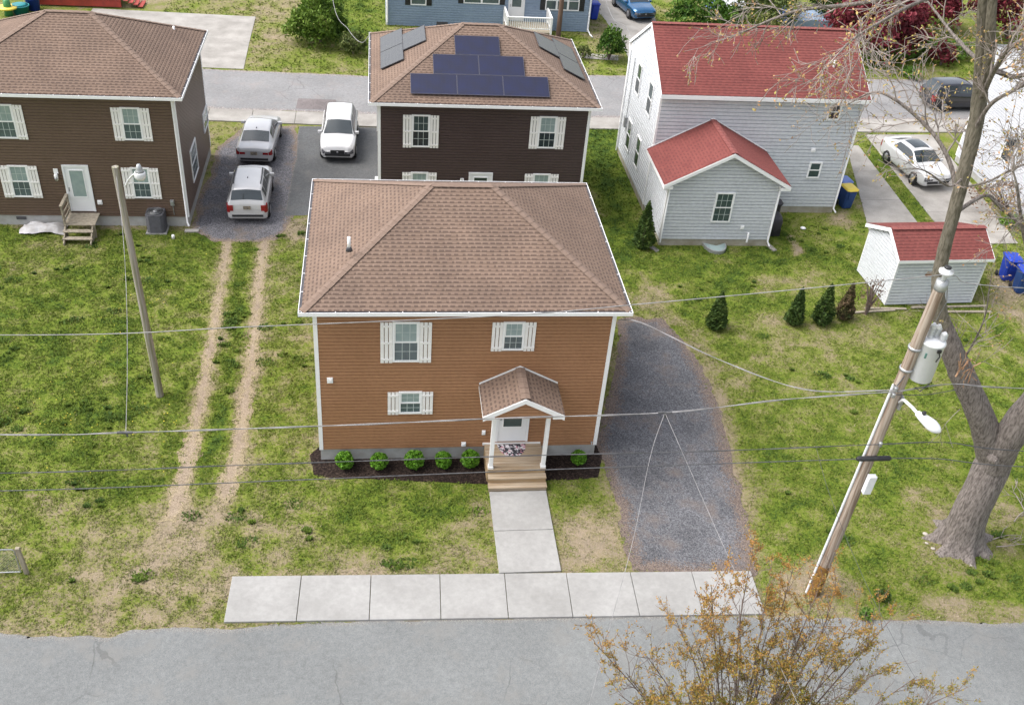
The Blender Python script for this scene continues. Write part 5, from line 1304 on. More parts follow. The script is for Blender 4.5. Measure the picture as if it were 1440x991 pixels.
mb = MB(); mb.lathe([(.27, tz0), (.30, tz0+.03), (.30, tz1), (.315, tz1+.01), (.315, tz1+.05), (.27, tz1+.10), (.001, tz1+.13)], TX, 28)
tr = mb.build('transformer', 'transformer', up)
for dx, dy, hh in ((-.10, .06, .42), (.08, .10, .34), (.17, -.08, .24)):
    mb = MB(); prof = [(.06, tz1+.09)]
    for k in range(4): prof += [(.045, tz1+.12+k*hh/5), (.095, tz1+.15+k*hh/5)]
    prof += [(.03, tz1+.12+hh)]
    mb.lathe(prof, TX+Vector((dx, dy, 0)), 12); mb.build('bushing', 'porcelain', tr)
mb = MB(); mb.tube([TX+Vector((.03, -.30, tz1-.05)), TX+Vector((.07, -.36, tz1-.18)), TX+Vector((.02, -.36, tz1-.34))], .018, 6); mb.box(TX.x-.01, TX.x+.09, TX.y-.34, TX.y-.29, tz1-.1, tz1-.02); mb.build('arrester', 'black', tr)
mb = MB(); mb.box(TX.x-.23, TX.x-.14, TX.y-.235, TX.y-.205, tz1-.32, tz1-.18); mb.build('number_tag', pm('green_tag', (.12, .25, .22), None, 4, .5), tr)
mb = MB()
for z in (8.4, 9.05): mb.box(.30, .46, -.06, .06, z-.05, z+.05); mb.lathe([(.175, z-.03), (.175, z+.03)], (lean*z, 0, 0), 14)
mb.build('bracket', 'galv', up)
mb = MB(); mb.tube([ax(9.75, .12), ax(9.75, .36, -.08)], .02, 8); mb.box(lean*9.8+.30, lean*9.8+.36, -.12, -.06, 9.68, 9.80); mb.build('fuse_arm', 'porcelain', up)
mb = MB(); mb.tube([TX+Vector((-.08, .08, tz1+.58)), TX+Vector((-.05, .06, tz1+.9)), ax(10.4, .32), ax(11.0, .12)], .012, 6); mb.build('jumper_wire', 'cable_lite', up)
# street light arm and head, reaching out over the road
base = Vector(PB+(0,))
a0 = ax(7.42, .10, -.14); hp = [atY(1283, 573, -7.45)-base, atY(1290, 581, -7.6)-base, atY(1322, 608, -8.12)-base]
mb = MB(); mid = atY(1272, 563, -6.95)-base
mb.tube([a0, (a0+mid)/2+Vector((0, 0, .03)), mid, hp[0], hp[1], hp[1]+(hp[2]-hp[1])*.1], .042, 10); arm = mb.build('lamp_arm', 'porcelain', up)
mb = MB(); mb.box(.10, .16, -.2, -.06, 7.2, 7.6, T=lambda x, y, z: Vector((x+lean*z, y, z))); mb.build('arm_plate', 'galv', up)
d = (hp[2]-hp[1]); L = d.length; d.normalize(); sd_ = d.cross(Vector((0, 0, 1))).normalized(); uu = sd_.cross(d)
mb = MB(); vs = []; prof = [(-.05, .05, .05), (0, .09, .07), (.25, .15, .10), (.42, .17, .12), (.62, .20, .13), (.82, .17, .11), (.95, .10, .07), (1.0, .02, .02)]
for f, w, hh in prof:
    for k in range(14):
        a = 2*math.pi*k/14; vs.append(hp[1]+d*L*f+sd_*w*math.cos(a)+uu*hh*math.sin(a)*(1 if math.sin(a) > 0 else .8))
mb.add(vs, [(i*14+k, i*14+(k+1) % 14, (i+1)*14+(k+1) % 14, (i+1)*14+k) for i in range(len(prof)-1) for k in range(14)]+[tuple(range(14))], True); hd = mb.build('lamp_head', 'porcelain', up)
mb = MB(); c = hp[1]+d*L*.18+uu*.11; mb.lathe([(.05, 0), (.05, .06), (.03, .07)], c, 10); mb.build('photocell', 'black', hd)
mb = MB(); T = lambda x, y, z: Vector((lean*z+.05+x, -.20+y, z)); mb.box(-.02, .20, -.14, .02, 4.35, 4.98, T); mb.build('cable_box', 'transformer', up, bevel=.015)
mb = MB(); q = ax(5.55, 0, -.20); mb.tube([q+Vector((-.48, 0, 0)), q+Vector((-.42, 0, 0)), q+Vector((.42, 0, 0)), q+Vector((.48, 0, 0))], [.045, .075, .075, .045], 10); mb.box(q.x-.05, q.x+.05, q.y-.02, .0, 5.50, 5.60); mb.build('cable_closure', 'black', up)
mb = MB()
for z, dx in ((7.9, -.19), (7.7, -.19), (6.05, .02)): mb.lathe([(.035, z-.07), (.06, z-.04), (.035, z), (.06, z+.04), (.035, z+.07)], (lean*z+dx, -.20, 0), 10)
mb.build('spool_insulator', 'galv', up)
for k, (p0, p1) in enumerate((((-.30, -.2, 8.05), (-.12, -.24, 8.35)), ((.30, -.2, 7.95), (.62, -.25, 8.1)))):
    mb = MB(); a = Vector(p0)+Vector((lean*8, 0, 0)); b = Vector(p1)+Vector((lean*8, 0, 0)); mb.tube([a, (a+b)/2+Vector((0, 0, -.18)), b], .016, 6); mb.build('jumper_wire', 'cable_dark', up)

lp = thing('utility_pole', (-5.69, 3.49, 0), 'shorter greenish wooden pole with a barn-style lamp in the left lawn', 'utility pole')
ll = -.020
mb = MB(); mb.tube([(0, 0, -.1), (ll*1, 0, 1), (ll*3, 0, 3), (ll*6, 0, 6), (ll*8.76, 0, 8.76)], [.135, .128, .12, .108, .10], 14, lump=.05); mb.build('post', 'pole_grn', lp)
bz = Vector((-5.69, 3.49, 0))
pa = atY(176, 262, 3.40)-bz; pb = atY(187, 246, 3.2)-bz; pc = atY(196, 241, 3.0)-bz
mb = MB(); mb.tube([pa, (pa+pb)/2+Vector((0, 0, .05)), pb, pc], .026, 8); mb.build('lamp_arm', 'porcelain', lp)
mb = MB(); mb.lathe([(.05, .22), (.07, .16), (.10, .10), (.10, .02), (.14, -.02)], pc, 12); mb.build('lamp_housing', 'galv', lp)
mb = MB(); mb.lathe([(.15, -.02), (.17, -.06), (.17, -.18), (.12, -.26), (.06, -.29)], pc, 14); mb.build('lamp_refractor', 'porcelain', lp)

# ------------------------------------------------------------------ overhead wires
def curve_pts(P_, n=24):
    P_ = [Vector(p) for p in P_]
    Q = [P_[0]*2-P_[1]]+P_+[P_[-1]*2-P_[-2]]; out = []
    for i in range(1, len(Q)-2):
        for k in range(n):
            t = k/n; out.append(Vector([cr(Q[i-1][c], Q[i][c], Q[i+1][c], Q[i+2][c], t) for c in range(3)]))
    out.append(P_[-1]); return out
def wire(label, pts, r, mat, twist=0, n=14, name='overhead_wire'):
    c = curve_pts(pts, n); mb = MB()
    if twist:
        L = 0
        for s in (0, math.pi):
            q = []; L = 0
            fine = curve_pts(pts, n*4)
            for i, p in enumerate(fine):
                if i: L += (p-fine[i-1]).length
                a = L*twist+s; q.append(p+Vector((0, math.cos(a)*r, math.sin(a)*r)))
            mb.tube(q, r*.95, 5)
    else: mb.tube(c, r, 6)
    o = mb.build(name, mat); tag(o, label, 'wire'); return o
def W_(*a): return [atY(x, y, Y) for x, y, Y in a]
Y0 = -6.25
ptop = atY(1322, 390, Y0)
wire('topmost pale overhead wire running left from the tall pole top to the left edge', [Vector((-40, Y0, 11.3)), Vector((-20, Y0, 9.9))]+W_((0, 471, Y0), (360, 459, Y0), (720, 443, Y0), (895, 428, Y0), (1100, 409, Y0))+[Vector((PB[0]+.39, Y0-.1, 11.24))], .011, 'cable_lite')
wire('topmost pale overhead wire running right from the tall pole top', [Vector((PB[0]+.39, Y0-.1, 11.24))]+W_((1440, 405, Y0))+[Vector((30, Y0, 10.3)), Vector((50, Y0, 11.2))], .011, 'cable_lite')
s1 = atY(177, 608, Y0); s2 = atY(935, 580, Y0); e2 = Vector((PB[0]+.12, Y0-.2, 7.82))
wire('twisted silvery overhead cable crossing in front of the caramel house below its upper windows', [Vector((-40, Y0, 8.6)), Vector((-18, Y0, 7.1))]+W_((0, 611, Y0), (177, 608, Y0), (500, 597, Y0), (700, 588, Y0), (935, 580, Y0), (1100, 562, Y0))+[e2], .011, 'cable_lite', twist=1.6)
wire('twisted silvery cable running right from the tall pole below its transformer', [e2]+W_((1340, 540, Y0), (1440, 546, Y0))+[Vector((28, Y0, 7.3)), Vector((50, Y0, 8.4))], .011, 'cable_lite', twist=1.6)
wire('thin dark wire beside the twisted silvery cable on the right of the pole', [Vector((PB[0]+.1, Y0-.2, 7.72)), atY(1300, 555, Y0), atY(1345, 548, Y0)], .010, 'cable_dark')
wire('pair of dark lashed cables crossing at the level of the clipped shrubs', [Vector((-40, Y0, 7.2)), Vector((-18, Y0, 5.7))]+W_((0, 665, Y0), (360, 653, Y0), (720, 641, Y0), (1000, 634, Y0))+[Vector((PB[0]+.2, Y0-.2, 6.05))], .009, 'cable_dark', twist=1.2)
wire('dark lashed cables running right from the pole below the street light', [Vector((PB[0]+.2, Y0-.2, 6.05))]+W_((1330, 622, Y0), (1440, 634, Y0))+[Vector((28, Y0, 4.9)), Vector((50, Y0, 5.8))], .009, 'cable_dark', twist=1.2)
wire('lowest black overhead cable crossing the front lawn and walkway steps', [Vector((-40, Y0, 6.4)), Vector((-18, Y0, 5.0))]+W_((0, 690, Y0), (360, 677, Y0), (720, 662, Y0), (1000, 652, Y0))+[Vector((PB[0]+.18, Y0-.2, 5.55))], .013, 'cable_dark')
wire('lowest black overhead cable running right from the black closure on the pole', [Vector((PB[0]+.2, Y0-.2, 5.55))]+W_((1320, 645, Y0), (1440, 656, Y0))+[Vector((28, Y0, 4.4)), Vector((50, Y0, 5.4))], .013, 'cable_dark')
hc = Vector((W+.12, .05, 5.55))
def lerpY(px, a, b, f): return atY(*px, a+(b-a)*f)
wire('sagging twisted cable from the tall pole to the right corner of the caramel house', [hc, lerpY((905, 455), 0, Y0, .12), lerpY((1010, 505), 0, Y0, .38), lerpY((1130, 547), 0, Y0, .68), Vector((PB[0]+.1, Y0-.2, 7.86))], .010, 'cable_lite', twist=1.6)
wire('pale drop wire falling left across the gravel from the splice over the driveway', [s2, atY(915, 640, -7.2), atY(890, 760, -9.0), atY(855, 890, -11.2), atY(830, 985, -13.2), Vector((4.6, -17, 4.6))], .0065, 'cable_lite')
wire('pale drop wire falling right across the gravel from the splice over the driveway', [s2, atY(968, 655, -7.4), atY(1000, 728, -8.7), atY(1030, 795, -10.0), atY(1075, 890, -12.3), Vector((11.2, -17, 4.4))], .0065, 'cable_lite')
wire('pale drop wire from the left splice up to the shorter greenish pole', [s1, atY(179, 520, -3.9), atY(178, 420, -.8), atY(173, 330, 1.6), Vector((-5.86, 3.45, 8.5))], .0075, 'cable_lite', twist=1.6)
wire('thin dark wire slanting across the right lawn below the black closure', [atY(1148, 630, Y0), atY(1165, 690, -7.0), atY(1200, 780, -8.2), atY(1250, 885, -9.9), atY(1310, 985, -11.8), Vector((15.4, -16, 3.6))], .006, 'cable_dark')
wire('white cable sagging from the top edge to the dark house gutter corner', [Vector((1.6, 23.4, 6.1)), atY(508, 60, 26), atY(490, 42, 30), atY(468, 0, 36), Vector((-1.5, 44, 8.5))], .016, 'cable_lite')
wire('white cable dropping past the blue coupe to the pale house', [Vector((14.5, 23.9, 6.1)), atY(880, 38, 32), atY(855, 10, 40), Vector((17, 52, 5.5))], .014, 'cable_lite')
mb = MB(); mb.tube([s1+Vector((-.2, 0, 0)), s1+Vector((.15, 0, 0))], .035, 6); mb.tube([s1+Vector((0, 0, .02)), s1+Vector((.02, .02, -.14))], .022, 5); tag(mb.build('wire_splice', 'cable_dark'), 'dark splice clamps on the silvery cable above the left lawn', 'wire splice')
mb = MB(); mb.tube([s2+Vector((-.18, 0, 0)), s2+Vector((.18, 0, 0))], .03, 6); mb.tube([s2, s2+Vector((.03, -.02, -.16))], .02, 5); tag(mb.build('wire_splice', 'cable_dark'), 'dark splice clamps on the silvery cable above the gravel driveway', 'wire splice')
# ------------------------------------------------------------------ plants
def leaves(P_, size, rg, tint, flat=.0, aspect=.5):
    """leaf quads at points, random facing"""
    n = len(P_)
    a = rg.normal(size=(n, 3)); a[:, 2] *= (1-flat); a /= np.linalg.norm(a, axis=1)[:, None]
    b = rg.normal(size=(n, 3)); b -= a*(a*b).sum(1)[:, None]; b /= np.linalg.norm(b, axis=1)[:, None]
    s = size*(.6+.8*rg.random(n))[:, None]
    V = np.stack([P_-a*s, P_+b*s*aspect, P_+a*s, P_-b*s*aspect], 1).reshape(-1, 3)
    F = np.arange(4*n).reshape(-1, 4)
    return V, F, np.repeat(np.clip(tint, 0, 1), 4)
def leafobj(name, P_, size, rg, tint, mat, par, aspect=.5):
    V, F, T = leaves(P_, size, rg, tint, 0, aspect)
    return npmesh(name, V, F, mat, {'tint': T}, par)
MT['box'] = leafmat('boxwood_leaf', [(.035, .10, .008), (.075, .19, .012), (.14, .30, .025), (.20, .36, .05)], .5, .15)
MT['thuja'] = leafmat('arborvitae_leaf', [(.020, .042, .010), (.038, .072, .014), (.064, .105, .020), (.10, .135, .03)], .7, .1)
MT['thuja_brown'] = leafmat('browning_leaf', [(.03, .045, .012), (.06, .055, .02), (.11, .075, .04), (.15, .10, .06)], .8)
MT['bushgreen'] = leafmat('shrub_leaf', [(.018, .055, .008), (.05, .115, .012), (.095, .175, .022), (.15, .225, .04)], .6, .15)
MT['bushlite'] = leafmat('bright_shrub_leaf', [(.04, .085, .012), (.085, .155, .018), (.14, .22, .03), (.20, .27, .05)], .6, .2)
MT['olive'] = leafmat('olive_leaf', [(.03, .05, .012), (.07, .10, .022), (.12, .145, .04), (.17, .185, .07)], .6, .15)
MT['redleaf'] = leafmat('red_leaf', [(.05, .008, .012), (.115, .014, .022), (.19, .028, .042), (.25, .06, .07)], .6, .15)
MT['orange'] = leafmat('young_leaf', [(.13, .16, .025), (.22, .21, .035), (.31, .22, .05), (.36, .205, .055), (.35, .165, .055)], .6, .2)
MT['buds'] = leafmat('leaf_buds', [(.30, .30, .08), (.42, .32, .10), (.48, .30, .14), (.40, .22, .12)], .7, .1)
MT['deadshrub'] = leafmat('dead_leaf', [(.10, .065, .045), (.17, .11, .08), (.24, .165, .12)], .9)
MT['weed'] = leafmat('weed_leaf', [(.05, .11, .015), (.10, .19, .025), (.17, .26, .05)], .7, .1)

def boxwood(label, loc):
    t = thing('boxwood', loc, label, 'shrub', 0, 'clipped shrubs along the mulch bed')
    rg = np.random.default_rng(41)
    n = 1500; v = rg.normal(size=(n, 3)); v /= np.linalg.norm(v, axis=1)[:, None]
    r = .80+.16*(fbm(v[:, 0]*3+5, v[:, 1]*3+v[:, 2]*2, 3, 2)-.5)*2
    r *= np.where(rg.random(n) < .3, rg.uniform(.5, .95, n), 1)
    p = v*r[:, None]*np.array([.345, .34, .35])+np.array([0, 0, .33])
    leafobj('foliage', p, .042, rg, .45+.5*(fbm(v[:, 0]*4, v[:, 1]*4+v[:, 2]*4, 3, 9)-.5)+rg.normal(0, .17, n), 'box', t, .6)
    mb = MB()
    for k in range(6): a = k*1.05; mb.tube([(0, 0, -.02), (.06*math.cos(a), .06*math.sin(a), .15), (.18*math.cos(a), .18*math.sin(a), .42)], [.02, .014, .006], 5)
    mb.build('stem', 'twigdark', t); return t
bx = None
for i, (x, y, s, lb) in enumerate(((.78, -.40, 1.0, 'clipped round green shrub at the far left end of the mulch bed'), (1.90, -.46, .97, 'clipped round green shrub second from the left in the mulch bed'), (3.03, -.46, 1.06, 'clipped round green shrub in the mulch bed right under the small lower window'), (3.99, -.46, .95, 'clipped round green shrub second to the left of the wooden porch steps'), (4.88, -.46, 1.02, 'clipped round green shrub right beside the wooden porch steps, under the wall outlet'), (8.52, -.44, .86, 'lone clipped shrub right of the porch, with a tan dead patch'))):
    if bx is None: bx = boxwood(lb, (x, y, .01)); o = bx
    else: o = dup(bx, (x, y, .01), i*1.9, lb)
    o.scale = (s, s, s)
def conifer(label, loc, hgt, r, n, seed, mat='thuja', group='small evergreens behind the houses', thin=1, ls=.075):
    t = thing('arborvitae', loc, label, 'evergreen shrub', 0, group); rg = np.random.default_rng(seed)
    z = rg.beta(1.15, 1.7, n); a = rg.uniform(0, 6.283, n)
    lump = fbm(np.cos(a)*1.6+seed, z*5+np.sin(a)*1.6, 3, seed)
    pr = .92*(1-z)**.85*np.clip(.45+z*4.5, 0, 1)*(.62+.75*lump)
    rr_ = r*pr*np.sqrt(rg.uniform(.35, 1, n))
    p = np.stack([rr_*np.cos(a), rr_*np.sin(a), .05+z*hgt], 1)
    # upright sprays
    V, F, T = leaves(p, ls, rg, .42+.9*(lump-.5)+rg.normal(0, .16, n), 0, .42)
    npmesh('foliage', V, F, mat, {'tint': T}, t)
    mb = MB(); mb.tube([(0, 0, -.05), (0, 0, hgt*.5), (0, 0, hgt*.93)], [.05, .035, .01], 7); mb.build('trunk', 'twigdark', t); return t
conifer('dark green arborvitae at the left corner of the pale extension', (*at(903, 348), 0), 2.35, .62, 2600, 1)
conifer('dark arborvitae standing alone beside the gravel driveway', (*at(1005, 461), 0), 1.75, .55, 2200, 2)
conifer('green arborvitae, leftmost of the row by the shed', (*at(1115, 455), 0), 1.75, .52, 2000, 3)
conifer('tallest green arborvitae in the middle of the row by the shed', (*at(1154, 455), 0), 1.95, .58, 2200, 4)
conifer('half-brown arborvitae at the right of the row by the shed', (*at(1185, 448), 0), 1.75, .5, 1500, 5, 'thuja_brown')
def shrub(label, loc, rx, ry, hz, n, mat, seed, size=.09, cat='shrub', name='shrub', group=None, z0=0, stems=7, lumps=2.2):
    t = thing(name, loc, label, cat, 0, group); rg = np.random.default_rng(seed)
    v = rg.normal(size=(n, 3)); v[:, 2] = np.abs(v[:, 2])*1.0-.25; v /= np.linalg.norm(v, axis=1)[:, None]
    k = fbm(v[:, 0]*lumps+seed, v[:, 1]*lumps+v[:, 2]*lumps*1.3, 4, seed)
    r = (.55+.95*(k-.05))*rg.uniform(.45, 1, n)**.5
    p = v*r[:, None]*np.array([rx, ry, hz*.62])+np.array([0, 0, hz*.42+z0])
    p[:, 2] = np.maximum(p[:, 2], .02)
    leafobj('foliage', p, size, rg, .40+1.1*(k-.5)+rg.normal(0, .17, n), mat, t, .5)
    mb = MB(); q = random.Random(seed)
    for i in range(stems):
        a = i*6.283/stems+q.random(); e = Vector((rx*.7*math.cos(a), ry*.7*math.sin(a), hz*(.55+.4*q.random())+z0)); m = Vector((e.x*.3, e.y*.3, e.z*.5))
        mb.tube([(0, 0, -.05), m, e], [.03+.01*hz, .02+.006*hz, .008], 5)
    mb.build('branches', 'twigdark', t); return t
shrub('big bright green bushy shrub on the verge across the rear street', (*at(450, 60), 0), 1.85, 1.8, 3.3, 8500, 'bushlite', 11, .11, z0=-.35)
shrub('small dark round shrub just behind the left of the dark house roof', (*at(497, 76), 0), .85, .8, 1.3, 1700, 'olive', 12, .08)
shrub('round green shrub between the dark house roof and the red roof', (*at(856, 84), 0), .95, .95, 2.0, 2300, 'bushgreen', 13, .09)
shrub('low dark shrub beside the path of the blue house', (*at(820, 82), 0), .5, .5, .8, 500, 'olive', 14, .07)
shrub('wide feathery green shrub at the top behind the red roof', (*at(985, 42), 0), 2.6, 1.6, 2.2, 3000, 'bushgreen', 15, .13)
shrub('pale blossoming shrub at the top behind the middle of the red roof', (*at(1072, 42), 0), 2.4, 1.7, 2.8, 2600, 'olive', 16, .12)
shrub('tall dark green shrub at the top behind the pale trailer', (*at(1165, 38), 0), 1.6, 1.6, 3.4, 2600, 'thuja', 17, .13)
shrub('large dark red maple right of the red roof', (*at(1225, 82), 0), 3.2, 2.8, 4.6, 6500, 'redleaf', 18, .15, 'tree', 'red_leaf_tree', stems=10)
shrub('bright crimson bush at the top edge behind the large red maple', (*at(1295, 38), 0), 2.6, 2.2, 3.6, 4000, 'redleaf', 19, .15, 'tree', 'red_leaf_tree')
shrub('brownish red tree at the top right corner behind the bare tree', (*at(1415, 55), 0), 3.6, 3.0, 4.8, 5500, 'redleaf', 20, .15, 'tree', 'red_leaf_tree', stems=10)
shrub('small dark red bush in the green garden right of the red roof', (*at(1322, 92), 0), .9, .9, 1.6, 1100, 'redleaf', 21, .1)
for i, (px, rx, hz, lb, m) in enumerate((((1232, 90), 1.2, 1.5, 'dark green bush at the right end of the red roof', 'bushgreen'), ((1262, 82), 1.3, 1.2, 'light green bush left of the middle in the far garden', 'weed'), ((1290, 78), 1.4, 1.2, 'bright green bush in the middle of the far garden', 'bushgreen'), ((1340, 82), 1.3, 1.3, 'bright green bush at the right of the far garden', 'weed'), ((1280, 108), .6, .6, 'small yellow-green clump at the kerb of the rear street', 'weed'))):
    shrub(lb, (*at(*px), 0), rx, 1.0, hz, 1500, m, 30+i, .10, group='garden bushes across the rear street')
shrub('dead brown shrub beside the left wall of the shed', (*at(1217, 442), 0), .55, .5, 1.9, 260, 'deadshrub', 25, .05, stems=16)
shrub('tangled brown brush at the foot of the white house', (*at(1408, 296), 0), 1.9, 1.1, 1.7, 900, 'deadshrub', 26, .07, stems=22)
shrub('low green weeds beside the long driveway end', (*at(1425, 318), 0), .9, .6, .5, 700, 'weed', 27, .06)
for i, (px, r, lb) in enumerate((((1240, 842), .22, 'dark green weed clump at the roadside, right of the pole base'), ((1216, 868), .2, 'small weed clump at the road edge right of the pole'))):
    shrub(lb, (*at(*px), 0), r, r, .3, 300, 'thuja' if i == 0 else 'weed', 50+i, .05)

# ------------------------------------------------------------------ branching
class Tree:
    def __init__(s, seed): s.r = random.Random(seed); s.br = []; s.tips = []
    def path(s, pts, radii): s.br.append(([Vector(p) for p in pts], radii))
    def grow(s, p, d, L, r, lvl, kids_=(3, 5), wig=.22, up=.02, shrink=.62, ang=(.5, 1.0), rmin=.006, tipn=3):
        q = s.r; n = max(3, int(L/.28)); pts = [Vector(p)]; d = Vector(d).normalized(); st = L/n
        for i in range(n):
            d = (d+Vector((q.gauss(0, 1), q.gauss(0, 1), q.gauss(0, 1)))*wig*.55+Vector((0, 0, up))).normalized()
            pts.append(pts[-1]+d*st)
        rr = [max(rmin, r*(1-.75*i/n)) for i in range(n+1)]
        s.path(pts, rr)
        if lvl <= 0:
            s.tips += [pts[-1], pts[-1-(n//2)]] if tipn > 1 else [pts[-1]]; return
        k = q.randint(*kids_)
        for j in range(k):
            f = .25+.72*(j+q.random())/k; i = min(n, max(1, int(f*n)))
            b = pts[i]; t = (pts[i]-pts[i-1]).normalized()
            x = t.cross(Vector((q.gauss(0, 1), q.gauss(0, 1), q.gauss(0, 1)))).normalized(); a = q.uniform(*ang)
            nd = t*math.cos(a)+x*math.sin(a)
            s.grow(b, nd, L*shrink*q.uniform(.7, 1.15), max(rmin, rr[i]*.62), lvl-1, kids_, wig, up, shrink, ang, rmin, tipn)
        s.tips.append(pts[-1])
    def mesh(s, name, mat, par, org, lo=0, hi=9, small=4, lump=0):
        mb = MB(); o = Vector(org)
        for pts, rr in s.br:
            if not (lo <= rr[0] < hi): continue
            mb.tube([p-o for p in pts], rr, 12 if rr[0] > .12 else 7 if rr[0] > .04 else small, cap=rr[0] > .03, lump=lump if rr[0] > .12 else 0)
        return mb.build(name, mat, par)
# the bare tree on the right
tx, ty = at(1350, 762)
org = Vector((tx, ty, 0)); T1 = Tree(5)
bt = thing('bare_tree', org, 'large bare spreading tree with grey bark and a torn limb behind the utility pole', 'tree')
Yb = ty
def q3(a, b, dy=0): return atY(a, b, Yb+dy)
fork = q3(1400, 645, .15)
tr_pts = [Vector((tx, ty, 0)), q3(1366, 715), q3(1384, 680, .05), fork]
limbL = [q3(1398, 655, .15), q3(1388, 610, .15), q3(1368, 560, .25), q3(1348, 515, .35), q3(1334, 478, .4), q3(1322, 440, .5), q3(1319, 400, .55), q3(1328, 350, .6), q3(1340, 305, .6), q3(1352, 258, .65), q3(1364, 210, .7), q3(1374, 165, .75), q3(1378, 130, .8)]
rl_ = [.46, .41, .37, .34, .28, .20, .175, .165, .165, .17, .175, .18, .18]
limbR = [q3(1398, 650, .1), q3(1414, 622, -.1), q3(1440, 585, -.3), q3(1475, 540, -.6), q3(1500, 480, -.9), q3(1510, 400, -1.0), q3(1500, 300, -1.0)]
rR = [.50, .45, .42, .38, .34, .30, .24]
def lerp_rad(r, n): return [np.interp(i/(n-1)*(len(r)-1), range(len(r)), r) for i in range(n)]
def limb(pts, r, n=5):
    c = curve_pts(pts, n); T1.path(c, lerp_rad(r, len(c))); return c
mb = MB()
# flared trunk with root lobes
prof = [(0, 1.02), (.10, .90), (.28, .74), (.55, .64), (1.0, .575), (1.7, .54), (2.5, .53), (3.2, .54)]
vs = []; nn = 32; cpts = curve_pts(tr_pts, 10)
def alongz(z):
    for a, b in zip(cpts, cpts[1:]):
        if a.z <= z <= b.z: return a.lerp(b, (z-a.z)/max(1e-6, b.z-a.z))
    return cpts[-1]
for z, r in prof:
    c = alongz(z) if z < fork.z else fork
    for k in range(nn):
        a = 2*math.pi*k/nn; lob = max(0, (.8-z)/.8)
        rr2 = r*(1+lob*.24*math.sin(7*a+.6)+lob*.14*math.sin(11*a)+.03*math.sin(9*a+z)+.06*(vnoise(np.array(a*3), np.array(z*2), 4)-.5))
        vs.append((c.x-org.x+rr2*math.cos(a), c.y-org.y+rr2*math.sin(a)*.92, z-.04))
c = fork
for k in range(nn):
    a = 2*math.pi*k/nn; vs.append((c.x-org.x+.50*math.cos(a), c.y-org.y+.40*math.sin(a), max(3.6, c.z-.0)))
m_ = len(prof)
mb.add(vs, [(i*nn+k, i*nn+(k+1) % nn, (i+1)*nn+(k+1) % nn, (i+1)*nn+k) for i in range(m_) for k in range(nn)]+[tuple(range(m_*nn, (m_+1)*nn))], True)
mb.build('trunk', 'bark', bt)
cc = curve_pts(limbL, 5); rr0 = lerp_rad(rl_, len(cc)); T1.path(cc[:24], rr0[:24]); T1.path(cc[23:], rr0[23:]); limb(limbR, rR)
s1_ = limb([q3(1376, 135, .8), q3(1380, 70, .8), q3(1383, 0, .8), q3(1388, -90, .8)], [.15, .13, .12, .09])
s2_ = limb([q3(1377, 140, .8), q3(1390, 90, .6), q3(1393, 40, .5), q3(1397, -20, .5), q3(1405, -110, .4)], [.14, .125, .115, .10, .07])
def tw(px, L, n, lvl, seed, dirs, r=.035, **k):
    pass
G_ = dict(kids_=(3, 6), wig=.32, up=.015, shrink=.64, ang=(.45, 1.0), rmin=.0058)
# branch to the left over the red roof
def branch(pxs, radii, lvl, nk, L, out=None, seed=None, up=0.0):
    c = limb([q3(a, b, d) for a, b, d in pxs], radii, 6)
    q = T1.r; m = len(c)
    for j in range(nk):
        i = min(m-2, max(2, int(m*(.22+.76*(j+q.random()*.8)/nk)))); t = (c[i+1]-c[i-1]).normalized()
        x = t.cross(Vector((q.gauss(0, 1), q.gauss(0, 1), q.gauss(0, 1)))).normalized(); a = q.uniform(.4, 1.0)
        r = np.interp(i/(m-1)*(len(radii)-1), range(len(radii)), radii)
        T1.grow(c[i], t*math.cos(a)+x*math.sin(a), L*q.uniform(.6, 1.2), max(.010, r*.5), lvl, **{**G_, 'up': up})
    T1.grow(c[-1], c[-1]-c[-3], L*.8, max(.01, radii[-1]*.9), lvl, **{**G_, 'up': up})
branch([(1345, 275, .6), (1338, 235, 1.0), (1320, 198, 1.4), (1290, 165, 1.9), (1255, 138, 2.3), (1227, 130, 2.8), (1190, 148, 3.3)], [.065, .058, .052, .046, .038, .03, .018], 2, 10, 1.5)
branch([(1362, -10, .8), (1300, -15, 1.2), (1210, 5, 1.8), (1130, 14, 2.2), (1085, 28, 2.6), (1040, 48, 3.0)], [.07, .06, .05, .04, .03, .02], 2, 11, 1.5, up=-.02)
branch([(1383, -20, .6), (1300, 0, -.4), (1240, 30, -1.0), (1200, 55, -1.3), (1175, 80, -1.5)], [.05, .04, .03, .022, .016], 2, 9, 1.3, up=-.03)
branch([(1380, 90, .7), (1345, 55, 1.6), (1318, 20, 2.4), (1295, -10, 3.0)], [.055, .04, .03, .02], 2, 9, 1.4)
branch([(1380, 140, .7), (1395, 105, 0), (1418, 70, -.6), (1450, 50, -1.2)], [.07, .06, .05, .035], 2, 8, 1.3)
branch([(1384, 115, .7), (1398, 100, .6), (1425, 108, .5), (1460, 100, .3)], [.08, .07, .06, .05], 2, 5, 1.2)
branch([(1370, 185, .7), (1392, 148, .2), (1425, 128, -.2), (1465, 108, -.6)], [.06, .05, .04, .03], 2, 5, 1.2)
branch([(1355, 250, .65), (1335, 262, 0), (1300, 240, -.5), (1270, 238, -.8)], [.035, .028, .02, .014], 1, 6, 1.0)
branch([(1350, 265, .65), (1390, 255, .2), (1430, 235, -.3), (1470, 225, -.6)], [.04, .03, .024, .02], 2, 6, 1.3)
branch([(1342, 300, .6), (1385, 275, 1.2), (1405, 290, 1.6), (1445, 325, 1.9)], [.06, .05, .045, .03], 2, 5, 1.2)
branch([(1360, 230, .65), (1350, 205, 1.6), (1330, 180, 2.6), (1325, 150, 3.4)], [.03, .025, .018, .012], 2, 5, 1.1)
